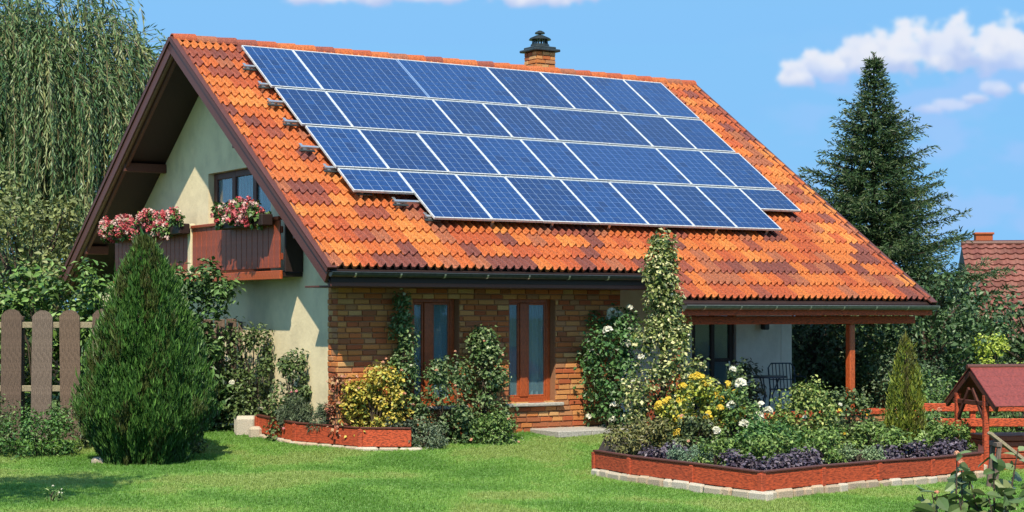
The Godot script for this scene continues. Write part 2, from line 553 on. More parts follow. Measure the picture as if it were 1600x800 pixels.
func materials() -> void:
	T.fine = noise_tex(1, 0.03, 0.62, 1.2, 6)
	T.soft = noise_tex(2, 0.012, 0.72, 1.15, 5)
	T.blot = noise_tex(3, 0.02, 0.35, 1.35, 4)
	T.weather = noise_tex(9, 0.028, 0.28, 1.45, 6, 512, 0.65)
	T.plaster = noise_tex(12, 0.006, 0.86, 1.08, 6, 512, 0.6)
	T.nrm = noise_tex(4, 0.05, 0, 1, 5, 512, 0.6, 3.0)
	T.grain = noise_tex(5, 0.02, 0.45, 1.25, 6, 512, 0.7)
	M.bark = mat(lin(0.09, 0.065, 0.045), 0.9, T.fine, Vector3(6, 2, 6), T.nrm, 1.2)
	M.leaf = vmat(0.5, 0.22)
	M.leaf_gloss = vmat(0.46, 0.2)
	M.petal = vmat(0.7, 0.3)
	M.vbrick = vmat(0.9)
	M.vbrick.albedo_texture = T.fine
	M.vbrick.uv1_triplanar = true
	M.vbrick.uv1_world_triplanar = true
	M.vbrick.uv1_scale = Vector3(5, 5, 5)
	M.vtile = vmat(0.72)
	M.vtile.albedo_texture = T.weather
	M.vtile.uv1_triplanar = true
	M.vtile.uv1_world_triplanar = true
	M.vtile.uv1_scale = Vector3(2.2, 2.2, 2.2)
	var bc := [[0.68, 0.245, 0.07], [0.74, 0.33, 0.11], [0.6, 0.17, 0.05], [0.52, 0.13, 0.045], [0.76, 0.42, 0.17], [0.46, 0.15, 0.06], [0.58, 0.27, 0.12]]
	M.bricks = []
	M.brick_cols = []
	for b in bc: M.brick_cols.push_back(Color(b[0], b[1], b[2]))
	for b in bc: M.bricks.push_back(mat(lin(b[0], b[1], b[2]), 0.9, T.fine, Vector3(5, 5, 5), T.nrm, 1.4))
	M.mortar = mat(lin(0.42, 0.2, 0.1), 0.95, T.fine, Vector3(4, 4, 4), T.nrm, 1.0)
	M.render = mat(lin(0.87, 0.75, 0.48), 0.95, T.plaster, Vector3(0.5, 0.35, 0.5), T.nrm, 0.25)
	M.render_white = mat(lin(0.76, 0.76, 0.69), 0.95, T.plaster, Vector3(0.5, 0.35, 0.5), T.nrm, 0.25)
	M.brown = mat(lin(0.15, 0.046, 0.03), 0.5, T.grain, Vector3(2, 9, 9), T.nrm, 0.3)
	M.highlight_trim = mat(lin(0.34, 0.2, 0.13), 0.6, T.grain, Vector3(2, 9, 9))  # paler tone that paints a highlight along the verge
	M.dark_wood = mat(lin(0.034, 0.015, 0.012), 0.6, T.grain, Vector3(2, 9, 9), T.nrm, 0.4)
	M.red_wood = mat(lin(0.42, 0.085, 0.034), 0.5, T.grain, Vector3(9, 1.2, 9), T.nrm, 0.4)
	M.red_board = mat(lin(0.64, 0.1, 0.03), 0.72, T.weather, Vector3(1.0, 3.2, 1.0), T.nrm, 0.5)
	M.red_board2 = mat(lin(0.54, 0.088, 0.03), 0.75, T.weather, Vector3(1.0, 3.2, 1.0), T.nrm, 0.5)
	M.orange_wood = mat(lin(0.6, 0.125, 0.032), 0.45, T.grain, Vector3(9, 1.2, 9), T.nrm, 0.3)
	M.red_metal = mat(lin(0.3, 0.06, 0.045), 0.5, T.grain, Vector3(2, 2, 9), T.nrm, 0.3)
	M.grey_wood = []
	for g in [[0.2, 0.135, 0.095], [0.24, 0.17, 0.125], [0.17, 0.115, 0.085], [0.22, 0.165, 0.13]]:
		M.grey_wood.push_back(mat(lin(g[0], g[1], g[2]), 0.9, T.grain, Vector3(11, 0.9, 11), T.nrm, 1.2))
	M.old_plank = mat(lin(0.4, 0.34, 0.22), 0.9, T.grain, Vector3(3, 9, 3), T.nrm, 1.2)
	var tc := [[0.7, 0.205, 0.044], [0.76, 0.27, 0.06], [0.64, 0.155, 0.036], [0.54, 0.115, 0.036], [0.36, 0.09, 0.052], [0.25, 0.072, 0.054], [0.46, 0.15, 0.07], [0.67, 0.18, 0.045]]
	M.tiles = []
	M.tile_cols = []
	for c in tc:
		M.tiles.push_back(mat(lin(c[0], c[1], c[2]), 0.72, T.weather, Vector3(2.2, 2.2, 2.2), T.nrm, 0.9))
		M.tile_cols.push_back(Color(c[0], c[1], c[2]))
	M.gutter = mat(lin(0.07, 0.085, 0.085), 0.38, T.soft, Vector3(2, 2, 2))
	M.gutter.metallic = 0.5
	M.gutter_light = mat(lin(0.2, 0.23, 0.2), 0.4, T.soft, Vector3(2, 2, 2))
	M.gutter_light.metallic = 0.4
	M.steel = mat(lin(0.55, 0.57, 0.58), 0.35)
	M.steel.metallic = 0.8
	M.alu = mat(lin(0.76, 0.79, 0.8), 0.4, T.soft, Vector3(3, 3, 3))
	M.alu.metallic = 0.1
	M.backsheet = mat(lin(0.2, 0.32, 0.54), 0.35)
	M.cells = []
	for c in [[0.007, 0.034, 0.16], [0.009, 0.045, 0.19], [0.008, 0.028, 0.13]]:
		var m := mat(lin(c[0], c[1], c[2]), 0.28, T.soft, Vector3(2.5, 2.5, 2.5))
		m.clearcoat_enabled = true
		m.clearcoat = 0.35
		m.clearcoat_roughness = 0.08
		M.cells.push_back(m)
	M.glass = StandardMaterial3D.new()
	M.glass.albedo_color = Color(0.55, 0.72, 0.78, 0.16)
	M.glass.transparency = BaseMaterial3D.TRANSPARENCY_ALPHA
	M.glass.roughness = 0.03
	M.curtain = mat(lin(0.2, 0.36, 0.42), 0.9, T.fine, Vector3(3, 3, 3))
	M.frame = mat(lin(0.5, 0.11, 0.03), 0.42, T.grain, Vector3(9, 1.2, 9), T.nrm, 0.25)
	M.interior = mat(lin(0.12, 0.11, 0.1), 0.95)
	M.concrete = mat(lin(0.5, 0.48, 0.43), 0.95, T.fine, Vector3(2, 2, 2), T.nrm, 1.0)
	M.soil = mat(lin(0.045, 0.032, 0.022), 1.0, T.blot, Vector3(3, 3, 3), T.nrm, 2.0)
	M.stones = []
	for g in [[0.58, 0.5, 0.38], [0.64, 0.58, 0.47], [0.5, 0.4, 0.29], [0.6, 0.47, 0.33]]:
		M.stones.push_back(mat(lin(g[0], g[1], g[2]), 0.95, T.fine, Vector3(4, 4, 4), T.nrm, 1.6))
	M.chair = mat(lin(0.03, 0.055, 0.085), 0.45)
	M.chair.metallic = 0.3
	M.black = mat(lin(0.015, 0.015, 0.017), 0.4)
	M.lawn = mat(lin(0.1, 0.18, 0.035), 0.95, T.blot, Vector3(0.35, 0.35, 0.35), T.nrm, 1.0)
	M.old_roof = vmat(0.85)

# ---------------------------------------------------------------- terrain
func ground() -> void:
	var xs := []
	var ds := []
	for i in 61: xs.push_back(-15.0 + i * 0.5)
	for i in 81: ds.push_back(2.0 + i * 0.4)
	for k in [3.0, 8.0, 20.0, 60.0, 200.0, 700.0]:
		xs.push_front(-15.0 - k)
		xs.push_back(15.0 + k)
		ds.push_back(34.0 + k)
		ds.push_front(2.0 - k)
	var mb := MB.new()
	for i in xs.size() - 1:
		for j in ds.size() - 1:
			var p := []
			var nn := []
			for q in [[i, j], [i + 1, j], [i + 1, j + 1], [i, j + 1]]:
				var x: float = xs[q[0]]
				var d: float = ds[q[1]]
				p.push_back(Vector3(x, gh(x, d), -d))
				nn.push_back(Vector3(gh(x - 0.2, d) - gh(x + 0.2, d), 0.4, gh(x, d + 0.2) - gh(x, d - 0.2)).normalized())
			mb.tri_n(p[0], p[1], p[2], nn[0], nn[1], nn[2])
			mb.tri_n(p[0], p[2], p[3], nn[0], nn[2], nn[3])
	struct("lawn", mb.mesh(), M.lawn)
func grass() -> void:
	var r := RandomNumberGenerator.new()
	r.seed = 21
	var nz := FastNoiseLite.new()
	nz.frequency = 0.35
	nz.fractal_octaves = 4
	var cols := [Color(0.12, 0.28, 0.036), Color(0.165, 0.345, 0.05), Color(0.21, 0.4, 0.065), Color(0.27, 0.38, 0.085)]
	var tuft := MB.new()
	for i in 10:
		var a := r.randf() * TAU
		var o := Vector3(cos(a), 0, sin(a)) * r.randf() * 0.028
		var h := r.randf_range(0.02, 0.042)
		var lean := rv(r) * 0.018
		lean.y = 0
		var s := Vector3(sin(a), 0, -cos(a)) * 0.0035
		var m := o + lean * 0.35 + Vector3(0, h * 0.6, 0)
		var t := o + lean + Vector3(0, h, 0)
		var k := r.randf_range(0.8, 1.2)
		tuft.col = Color(k, k, k)
		tuft.quad(o - s, o + s, m + s * 0.7, m - s * 0.7)
		tuft.tri(m - s * 0.7, m + s * 0.7, t)
	var spots := []
	while spots.size() < 190000:
		var d := 16.8 + 10.7 * pow(r.randf(), 0.8)
		var x := r.randf_range(-0.31, 0.31) * d
		var lx := (x + 2.554) * 0.8437 + (d - 24.0) * 0.5368
		var lg := -(x + 2.554) * 0.5368 + (d - 24.0) * 0.8437
		if lx > 0.65 and lg > 0.85: continue
		if Geometry2D.is_point_in_polygon(Vector2(x, d), bed_right) or Geometry2D.is_point_in_polygon(Vector2(x, d), bed_left): continue
		spots.push_back(Vector2(x, d))
	var mm := MultiMesh.new()
	mm.transform_format = MultiMesh.TRANSFORM_3D
	mm.use_colors = true
	mm.mesh = tuft.mesh()
	mm.instance_count = spots.size()
	for i in spots.size():
		var p: Vector2 = spots[i]
		var k := clampf(nz.get_noise_2d(p.x, p.y) * 2.0 + 0.45 + r.randf_range(-0.2, 0.2), 0, 0.999) * 3.0
		var s := r.randf_range(0.6, 1.35) * (1.7 if r.randf() < 0.03 else 1.0) * (0.85 + 0.5 * nz.get_noise_2d(p.x * 3.0, p.y * 3.0))
		mm.set_instance_transform(i, Transform3D(Basis(Vector3.UP, r.randf() * TAU) * Basis.from_scale(Vector3(1, s, 1)), Vector3(p.x, gh(p.x, p.y) - 0.004, -p.y)))
		mm.set_instance_color(i, cols[int(k)].lerp(cols[mini(int(k) + 1, 3)], k - int(k)))
	var o := MultiMeshInstance3D.new()
	o.name = "grass"
	o.multimesh = mm
	o.material_override = M.leaf
	o.set_meta("kind", "stuff")
	o.set_meta("label", "short mown grass covering the lawn before the house")
	o.set_meta("category", "grass")
	add_child(o)

# ---------------------------------------------------------------- the house
func build_house() -> void:
	house = thing("brick_house", "brick and cream house with an orange tiled gable roof and a balcony", "house", Vector3(-2.554, 0, -24))
	house.rotation.y = atan2(0.5368, 0.8437)
	var r := RandomNumberGenerator.new()
	r.seed = 7
	var F := 0.68          # front wall line
	var P := 0.5         # gable wall line
	var wins := [[1.73, 2.52, 0.68, 2.30], [3.4, 4.25, 0.68, 2.30]]
	# front wall with its bricks
	var w := MB.new()
	var cuts := [[P, 1.73, -0.1, 2.6], [2.52, 3.4, -0.1, 2.6], [4.25, 5.5, -0.1, 2.6], [1.73, 2.52, -0.1, 0.68], [3.4, 4.25, -0.1, 0.68], [1.73, 2.52, 2.3, 2.6], [3.4, 4.25, 2.3, 2.6]]
	for c in cuts: w.bb(H(c[0], c[2], F + 0.004), H(c[1], c[3], F + 0.3), 0.0)
	var fw := put("front_wall", w.mesh(), M.mortar, house)
	brick_face(fw, r, P - 0.012, 5.5, 0.05, 2.5, 0.082, 0.17, 0.3, -F, wins, 240)
	brick_face(fw, r, -F - 0.3, -F + 0.012, 0.05, 2.5, 0.082, 0.16, 0.3, P, [], 60, true)
	for q in wins: window(q, F, r)
	# gable wall of cream render, around the balcony door
	var gw := MB.new()
	var hole := [3.75, 6.3, 2.72, 4.45]
	var b := F + 0.31
	var U := 0.85          # the upper wall stands back behind the balcony
	gw.prism(PackedVector2Array([Vector2(F + 0.302, -0.1), Vector2(10.7, -0.1), Vector2(10.7, 2.6), Vector2(F + 0.302, 2.6)]), P, P + 0.28)
	gw.prism(PackedVector2Array([Vector2(F + 0.012, 2.6), Vector2(1.84, 2.6), Vector2(1.84, under(1.84)), Vector2(F + 0.012, under(F))]), P, P + 0.28)
	gw.prism(PackedVector2Array([Vector2(1.7, 2.605), Vector2(hole[0], 2.605), Vector2(hole[0], under(hole[0])), Vector2(1.7, under(1.7))]), U, U + 0.28)
	gw.prism(PackedVector2Array([Vector2(hole[1], 2.605), Vector2(10.9, 2.605), Vector2(10.9, under(10.9)), Vector2(hole[1], under(hole[1]))]), U, U + 0.28)
	gw.prism(PackedVector2Array([Vector2(hole[0], 2.605), Vector2(hole[1], 2.605), Vector2(hole[1], hole[2]), Vector2(hole[0], hole[2])]), U, U + 0.28)
	gw.prism(PackedVector2Array([Vector2(hole[0], hole[3]), Vector2(hole[1], hole[3]), Vector2(hole[1], under(hole[1])), Vector2(5.83, under(5.83)), Vector2(hole[0], under(hole[0]))]), U, U + 0.28)
	put("gable_wall", gw.mesh(), M.render, house)
	balcony_door(hole, U)
	# the rest of the body
	var rw := MB.new()
	rw.prism(PackedVector2Array([Vector2(2.2, -0.1), Vector2(10.7, -0.1), Vector2(10.7, under(10.7)), Vector2(5.83, under(5.83)), Vector2(2.2, under(2.2))]), 10.2, 10.45)
	rw.bb(H(P + 0.29, -0.1, 10.45), H(10.19, 2.9, 10.7), 0.0)
	rw.bb(H(5.2, -0.1, F + 0.31), H(5.49, 3.3, 2.19), 0.0)
	rw.bb(H(9.15, -0.1, 2.2), H(10.19, 3.7, 2.45), 0.0)
	rw.bb(H(5.2, -0.1, 2.2), H(8.15, 3.7, 2.45), 0.0)
	rw.bb(H(8.15, 2.3, 2.2), H(9.15, 3.7, 2.45), 0.0)
	put("porch_wall", rw.mesh(), M.render_white, house)
	var fl := MB.new()
	fl.bb(H(P + 0.3, 0.0, F + 0.32), H(10.19, 0.3, 10.4), 0.0)
	fl.bb(H(P + 0.3, 2.62, 2.6), H(10.19, 2.72, 10.4), 0.0)
	put("floor", fl.mesh(), M.interior, house)
	roof(r)
	chimney(r)
	balcony()
	porch(r)
	# paving slab at the foot of the wall
	var slab := thing("paving_slab", "pale concrete paving slab on the ground below the front window", "paving", HW(4.7, 0.35))
	slab.rotation.y = house.rotation.y
	var s := MB.new()
	for i in 3: s.box(Vector3(-0.62 + i * 0.61, 0.03, 0), Vector3(0.6, 0.1, 0.95), 0.012)
	put("slab", s.mesh(), M.concrete, slab)

func window(q: Array, F: float, r: RandomNumberGenerator) -> void:
	var a0: float = q[0]
	var a1: float = q[1]
	var y0: float = q[2]
	var y1: float = q[3]
	var g := F + 0.13
	var mb := MB.new()
	for e in [[a0 + 0.002, a0 + 0.075], [a1 - 0.075, a1 - 0.002]]: mb.bb(H(e[0], y0 + 0.002, g), H(e[1], y1 - 0.002, g + 0.07), 0.008)
	for e in [[y0 + 0.003, y0 + 0.085], [y1 - 0.085, y1 - 0.003]]: mb.bb(H(a0 + 0.075, e[0], g + 0.002), H(a1 - 0.075, e[1], g + 0.068), 0.008)
	var f := put("window", mb.mesh(), M.frame, house)
	var mid := lerpf(a0, a1, 0.42)
	mb = MB.new()
	mb.bb(H(mid - 0.075, y0 + 0.085, g - 0.012), H(mid + 0.075, y1 - 0.085, g + 0.065), 0.01)
	put("mullion", mb.mesh(), M.frame, f)
	for e in [[a0 + 0.075, mid - 0.075], [mid + 0.075, a1 - 0.075]]:
		mb = MB.new()
		var t := 0.032
		mb.bb(H(e[0], y0 + 0.085, g + 0.012), H(e[0] + t, y1 - 0.085, g + 0.06), 0.006)
		mb.bb(H(e[1] - t, y0 + 0.085, g + 0.012), H(e[1], y1 - 0.085, g + 0.06), 0.006)
		mb.bb(H(e[0] + t, y0 + 0.085, g + 0.014), H(e[1] - t, y0 + 0.085 + t, g + 0.058), 0.006)
		mb.bb(H(e[0] + t, y1 - 0.085 - t, g + 0.014), H(e[1] - t, y1 - 0.085, g + 0.058), 0.006)
		put("sash", mb.mesh(), M.frame, f)
		mb = MB.new()
		mb.bb(H(e[0] + t, y0 + 0.085 + t, g + 0.03), H(e[1] - t, y1 - 0.085 - t, g + 0.034), 0.0)
		put("pane", mb.mesh(), M.glass, f)
		# hanging curtain with folds
		mb = MB.new()
		var c0: float = e[0] - 0.02
		var c1: float = e[1] + 0.02
		var ph := r.randf() * 6.0
		for i in 28:
			var u0 := lerpf(c0, c1, i / 28.0)
			var u1 := lerpf(c0, c1, (i + 1) / 28.0)
			var z0 := g + 0.16 + 0.045 * sin(u0 * 62.0 + ph) + 0.02 * sin(u0 * 23.0)
			var z1 := g + 0.16 + 0.045 * sin(u1 * 62.0 + ph) + 0.02 * sin(u1 * 23.0)
			mb.quad(H(u0, y0 + 0.03, z0), H(u1, y0 + 0.03, z1), H(u1, y1 - 0.03, z1), H(u0, y1 - 0.03, z0))
		put("curtain", mb.mesh(), M.curtain, f)
	mb = MB.new()
	mb.bb(H(a0 - 0.1, y0 - 0.055, F - 0.09), H(a1 + 0.12, y0 - 0.002, F + 0.14), 0.012)
	put("sill", mb.mesh(), M.concrete, f)

func balcony_door(h: Array, P: float) -> void:
	var mb := MB.new()
	var a := P + 0.1
	var n := 3
	for i in n + 1:
		var g := lerpf(h[0], h[1], float(i) / n)
		var g0 := clampf(g - 0.07, h[0] + 0.003, h[1] - 0.143)
		mb.bb(H(a, h[2], g0), H(a + 0.07, h[3], g0 + 0.14), 0.008)
	mb.bb(H(a + 0.003, h[3] - 0.11, h[0] + 0.003), H(a + 0.066, h[3] - 0.003, h[1] - 0.003), 0.008)
	mb.bb(H(a + 0.003, h[2], h[0] + 0.003), H(a + 0.066, h[2] + 0.2, h[1] - 0.003), 0.008)
	var d := put("balcony_door", mb.mesh(), M.brown, house)
	for i in n:
		mb = MB.new()
		mb.bb(H(a + 0.03, h[2] + 0.2, lerpf(h[0], h[1], float(i) / n) + 0.07), H(a + 0.035, h[3] - 0.11, lerpf(h[0], h[1], (i + 1.0) / n) - 0.07), 0.0)
		put("pane", mb.mesh(), M.glass, d)
		mb = MB.new()
		var g0: float = lerpf(h[0], h[1], float(i) / n)
		var g1: float = lerpf(h[0], h[1], (i + 1.0) / n)
		for k in 20:
			var u0 := lerpf(g0, g1, k / 20.0)
			var u1 := lerpf(g0, g1, (k + 1) / 20.0)
			mb.quad(H(a + 0.2 + 0.03 * sin(u0 * 50.0), h[2], u1), H(a + 0.2 + 0.03 * sin(u0 * 50.0), h[2], u0), H(a + 0.2 + 0.03 * sin(u1 * 50.0), h[3], u0), H(a + 0.2 + 0.03 * sin(u1 * 50.0), h[3], u1))
		put("curtain", mb.mesh(), M.curtain, d)

func roof(r: RandomNumberGenerator) -> void:
	var t := tan(TH)
	var deck := MB.new()
	# both slopes, 14 cm thick, then the lower porch skirt
	var k := 0.14 / cos(TH)
	deck.prism(PackedVector2Array([Vector2(-0.02, EAVE - 0.014), Vector2(5.83, EAVE + 5.83 * t), Vector2(5.83, EAVE + 5.83 * t - k), Vector2(-0.02, EAVE - 0.014 - k)]), 0.04, LEN - 0.04)
	deck.prism(PackedVector2Array([Vector2(11.68, EAVE - 0.014), Vector2(11.68, EAVE - 0.014 - k), Vector2(5.83, EAVE + 5.83 * t - k), Vector2(5.83, EAVE + 5.83 * t)]), 0.04, LEN - 0.04)
	deck.prism(PackedVector2Array([Vector2(-0.68, EAVE - 0.68 * t), Vector2(-0.021, EAVE - 0.0142), Vector2(-0.021, EAVE - 0.0142 - k), Vector2(-0.68, EAVE - 0.68 * t - k)]), 5.62, LEN - 0.04)
	var ro := put("roof", deck.mesh(), M.dark_wood, house)
	# tiles in courses
	var nz := FastNoiseLite.new()
	nz.seed = 31
	nz.frequency = 0.55
	nz.fractal_octaves = 3
	var bs := roof_basis()
	var cols := 41
	var tw := LEN / cols
	var pitch := RUN / 21.0
	var tm := []
	for i in 2:
		var mb := MB.new()
		tile_shape(mb, Vector3.ZERO, Basis(), tw, pitch + 0.06)
		tm.push_back(mb.mesh())
	var all := []
	for row in range(-2, 21):
		for c in cols:
			var a := (c + 0.5) * tw
			if row < 0 and a < 5.62: continue
			var s := row * pitch - (0.0 if row >= 0 else 0.11)
			if row == -1: s = -pitch - 0.02
			if row == -2: s = -2.0 * pitch - 0.07
			var covered := false
			if s > 1.25 and s + pitch < 6.6 and a > 1.35 and a < 9.6 and not (s < 1.95 and (a < 2.4 or a > 8.7)): covered = true
			var q := nz.get_noise_2d(a * 1.6, s * 2.6) + r.randf_range(-0.26, 0.26) + 0.07
			var tone := 0
			if row <= -1: q += 0.12
			if row == 0 and a < 6.0: q += 0.5
			if row == 1 and a < 6.0: q += 0.14
			if s > 5.6 and a < 1.3: q += 0.25
			if a > 6.0: q += 0.12
			if q < -0.22: tone = 1
			elif q < 0.02: tone = 0
			elif q < 0.12: tone = 7
			elif q < 0.24: tone = 2
			elif q < 0.36: tone = 3
			elif q < 0.46: tone = 6
			elif q < 0.6: tone = 4
			else: tone = 5
			var p := roof_at(a, s, 0.022)
			all.push_back([p, tone, covered, (house.transform * p).distance_to(Vector3(0, 2, 0)) + (100.0 if covered else 0.0)])
	all.sort_custom(func(x, y): return x[3] < y[3])
	var rest := MB.new()
	for i in all.size():
		var e: Array = all[i]
		var tilt := bs * Basis(Vector3(0, 1, 0), r.randf_range(-0.012, 0.012)) * Basis(Vector3(1, 0, 0), r.randf_range(-0.004, 0.008))
		var at: Vector3 = e[0] + bs * Vector3(0, r.randf_range(0, 0.004), r.randf_range(-0.012, 0.012))
		if i < 300:
			var o := put("tile", tm[i % 2], M.tiles[e[1]], ro)
			o.transform = Transform3D(tilt, at)
		else:
			rest.col = M.tile_cols[e[1]] * r.randf_range(0.85, 1.12)
			tile_shape(rest, at, tilt, tw, pitch + 0.06, 2, 0.034, 6)
	var rs := put("tile_courses", rest.mesh(), M.vtile, ro)
	rs.set_meta("kind", "stuff")
	# rear slope, plain courses
	var back := MB.new()
	for row in 21:
		back.col = M.tile_cols[row % 3]
		var z := 11.66 - row * pitch * cos(TH)
		var y := EAVE + row * pitch * sin(TH)
		back.quad(H(LEN, y + 0.05, z), H(0, y + 0.05, z), H(0, y + pitch * sin(TH) + 0.03, z - pitch * cos(TH)), H(LEN, y + pitch * sin(TH) + 0.03, z - pitch * cos(TH)))
	put("rear_slope", back.mesh(), M.vtile, ro).set_meta("kind", "stuff")
	# ridge tiles
	var rt := MB.new()
	for i in 10:
		var q0 := PI * i / 10.0
		var q1 := PI * (i + 1) / 10.0
		for e in [[-0.2, 0.2, 0.115, 0.135]]:
			var n0 := Vector3(0, sin(q0), cos(q0))
			var n1 := Vector3(0, sin(q1), cos(q1))
			rt.quad(Vector3(-0.2, 0, 0) + n0 * 0.115, Vector3(0.2, 0, 0) + n0 * 0.135, Vector3(0.2, 0, 0) + n1 * 0.135, Vector3(-0.2, 0, 0) + n1 * 0.115)
			rt.quad(Vector3(0.2, 0, 0) + n0 * 0.115, Vector3(0.2, 0, 0) + n1 * 0.115, Vector3(0.2, 0, 0) + n1 * 0.135, Vector3(0.2, 0, 0) + n0 * 0.135)
			rt.quad(Vector3(-0.2, 0, 0) + n0 * 0.095, Vector3(-0.2, 0, 0) + n0 * 0.115, Vector3(-0.2, 0, 0) + n1 * 0.115, Vector3(-0.2, 0, 0) + n1 * 0.095)
	var rtm := rt.mesh()
	for i in 30:
		var o := put("ridge_tile", rtm, M.tiles[[2, 3, 6, 4, 7][r.randi() % 5]], ro)
		o.position = Vector3(0.2 + i * (LEN - 0.4) / 29.0, EAVE + 5.83 * t - 0.01 + r.randf() * 0.008, -5.83)
		o.rotation.z = r.randf_range(-0.012, 0.012)
	# verge boards with a capping strip, both gables
	for e in [[0.0, -1.0, -0.06], [LEN, 1.0, -0.86]]:
		for side in 2:
			var mb := MB.new()
			var s0: float = e[2] if side == 0 else -0.06
			var lo := Vector3(0, EAVE + s0 * sin(TH), -s0 * cos(TH))
			var hi := Vector3(0, EAVE + 5.83 * t, -5.83)
			if side == 1: lo.z = -11.66 - lo.z
			var dn := Vector3(0, -cos(TH), (-1.0 if side == 0 else 1.0) * sin(TH))
			var ext := (hi - lo).normalized() * 0.05
			var x0 := Vector3(e[0], 0, 0)
			mb.bar(lo + x0 + dn * 0.09, hi + x0 + dn * 0.09 + ext, 0.045, 0.2, -dn)
			mb.bar(lo + x0 + dn * 0.2 - Vector3(e[1] * 0.1, 0, 0), hi + x0 + dn * 0.2 - Vector3(e[1] * 0.1, 0, 0) + ext * 2.0, 0.05, 0.13, -dn)
			put("verge_board", mb.mesh(), M.brown, ro)
			mb = MB.new()
			mb.bar(lo + x0 + dn * 0.195 - Vector3(e[1] * 0.035, 0, 0), hi + x0 + dn * 0.195 - Vector3(e[1] * 0.035, 0, 0) + ext, 0.06, 0.016, -dn)
			put("verge_highlight", mb.mesh(), M.highlight_trim, ro)  # light strip, painted highlight between the two stepped boards
			mb = MB.new()
			mb.bar(lo + x0 - dn * 0.055 - Vector3(e[1] * 0.03, 0, 0), hi + x0 - dn * 0.055 - Vector3(e[1] * 0.03, 0, 0), 0.15, 0.03, -dn)
			mb.bar(lo + x0 - dn * 0.025 + Vector3(e[1] * 0.035, 0, 0), hi + x0 - dn * 0.025 + Vector3(e[1] * 0.035, 0, 0), 0.02, 0.08, -dn)
			put("verge_cap", mb.mesh(), M.brown, ro)
	# purlins under the gable overhang
	for g in [1.2, 3.4, 8.3, 10.4]:
		var mb := MB.new()
		var y := under(g) - 0.1
		mb.bb(H(0.06, y - 0.08, g - 0.06), H(0.5 if g < 1.8 or g > 9.0 else 0.85, y + 0.08, g + 0.06), 0.01)
		put("purlin", mb.mesh(), M.brown, ro)
	# soffit and fascia of the front eave
	var so := MB.new()
	for i in 6: so.bb(H(0.08, 2.42, 0.03 + i * 0.145), H(5.56, 2.445, 0.17 + i * 0.145), 0.004)
	so.bb(H(0.05, 2.43, -0.005), H(5.58, 2.62, 0.028), 0.004)
	put("soffit", so.mesh(), M.brown, ro)
	gutter(0.0, 5.6, 2.625, -0.08, M.gutter)
	gutter(5.66, LEN + 0.02, 2.175, -0.75, M.gutter_light)
func gutter(a0: float, a1: float, y: float, g: float, m: Material) -> void:
	var mb := MB.new()
	for i in 10:
		var q0 := PI + PI * i / 10.0
		var q1 := PI + PI * (i + 1) / 10.0
		for rr in [[0.066, 1], [0.06, -1]]:
			var n0 := Vector3(0, sin(q0), cos(q0))
			var n1 := Vector3(0, sin(q1), cos(q1))
			var c0 := H(a0, y, g)
			var c1 := H(a1, y, g)
			mb.tri_n(c0 + n0 * rr[0], c1 + n0 * rr[0], c1 + n1 * rr[0], n0 * rr[1], n0 * rr[1], n1 * rr[1])
			mb.tri_n(c0 + n0 * rr[0], c1 + n1 * rr[0], c0 + n1 * rr[0], n0 * rr[1], n1 * rr[1], n1 * rr[1])
		for c in [a0, a1]: mb.tri(H(c, y, g), H(c, y, g) + Vector3(0, sin(q0), cos(q0)) * 0.065, H(c, y, g) + Vector3(0, sin(q1), cos(q1)) * 0.065)
	mb.tube([H(a0, y, g - 0.066), H(a1, y, g - 0.066)], [0.009, 0.009], 6)
	var o := put("gutter", mb.mesh(), m, house)
	var x := a0 + 0.35
	while x < a1:
		var br := MB.new()
		for i in 8:
			var q0 := PI + PI * i / 8.0
			var q1 := PI + PI * (i + 1) / 8.0
			br.quad(H(x, y, g) + Vector3(0, sin(q0), cos(q0)) * 0.071, H(x + 0.03, y, g) + Vector3(0, sin(q0), cos(q0)) * 0.071, H(x + 0.03, y, g) + Vector3(0, sin(q1), cos(q1)) * 0.071, H(x, y, g) + Vector3(0, sin(q1), cos(q1)) * 0.071)
		put("bracket", br.mesh(), M.steel, o)
		x += 0.72

func chimney(r: RandomNumberGenerator) -> void:
	var c := H(7.74, 0, 6.4)
	var s := 0.21
	var mb := MB.new()
	mb.bb(c + Vector3(-s, 5.9, -s), c + Vector3(s, 7.1, s), 0.0)
	var ch := put("chimney", mb.mesh(), M.mortar, house)
	brick_face(ch, r, c.x - s - 0.01, c.x + s + 0.01, 6.3, 7.1, 0.08, 0.16, 0.24, c.z + s, [], 60)
	brick_face(ch, r, c.z - s, c.z + s, 6.3, 7.1, 0.08, 0.16, 0.24, c.x - s, [], 60, true)
	mb = MB.new()
	mb.box(c + Vector3(0, 7.13, 0), Vector3(0.58, 0.05, 0.58), 0.012)
	mb.box(c + Vector3(0, 7.18, 0), Vector3(0.46, 0.05, 0.46), 0.012)
	put("cap", mb.mesh(), M.gutter, ch)
	mb = MB.new()
	for i in 8:
		var q := TAU * i / 8.0
		mb.tube([c + Vector3(cos(q) * 0.15, 7.2, sin(q) * 0.15), c + Vector3(cos(q) * 0.13, 7.36, sin(q) * 0.13)], [0.022, 0.018], 6)
	mb.tube([c + Vector3(0, 7.2, 0), c + Vector3(0, 7.26, 0)], [0.19, 0.18], 14)
	mb.tube([c + Vector3(0, 7.35, 0), c + Vector3(0, 7.38, 0), c + Vector3(0, 7.44, 0)], [0.22, 0.2, 0.07], 14)
	mb.tube([c + Vector3(0, 7.43, 0), c + Vector3(0, 7.47, 0)], [0.03, 0.03], 10)
	mb.tube([c + Vector3(0, 7.47, 0), c + Vector3(0, 7.50, 0), c + Vector3(0, 7.53, 0)], [0.1, 0.09, 0.03], 12)
	put("cowl", mb.mesh(), M.gutter, ch)

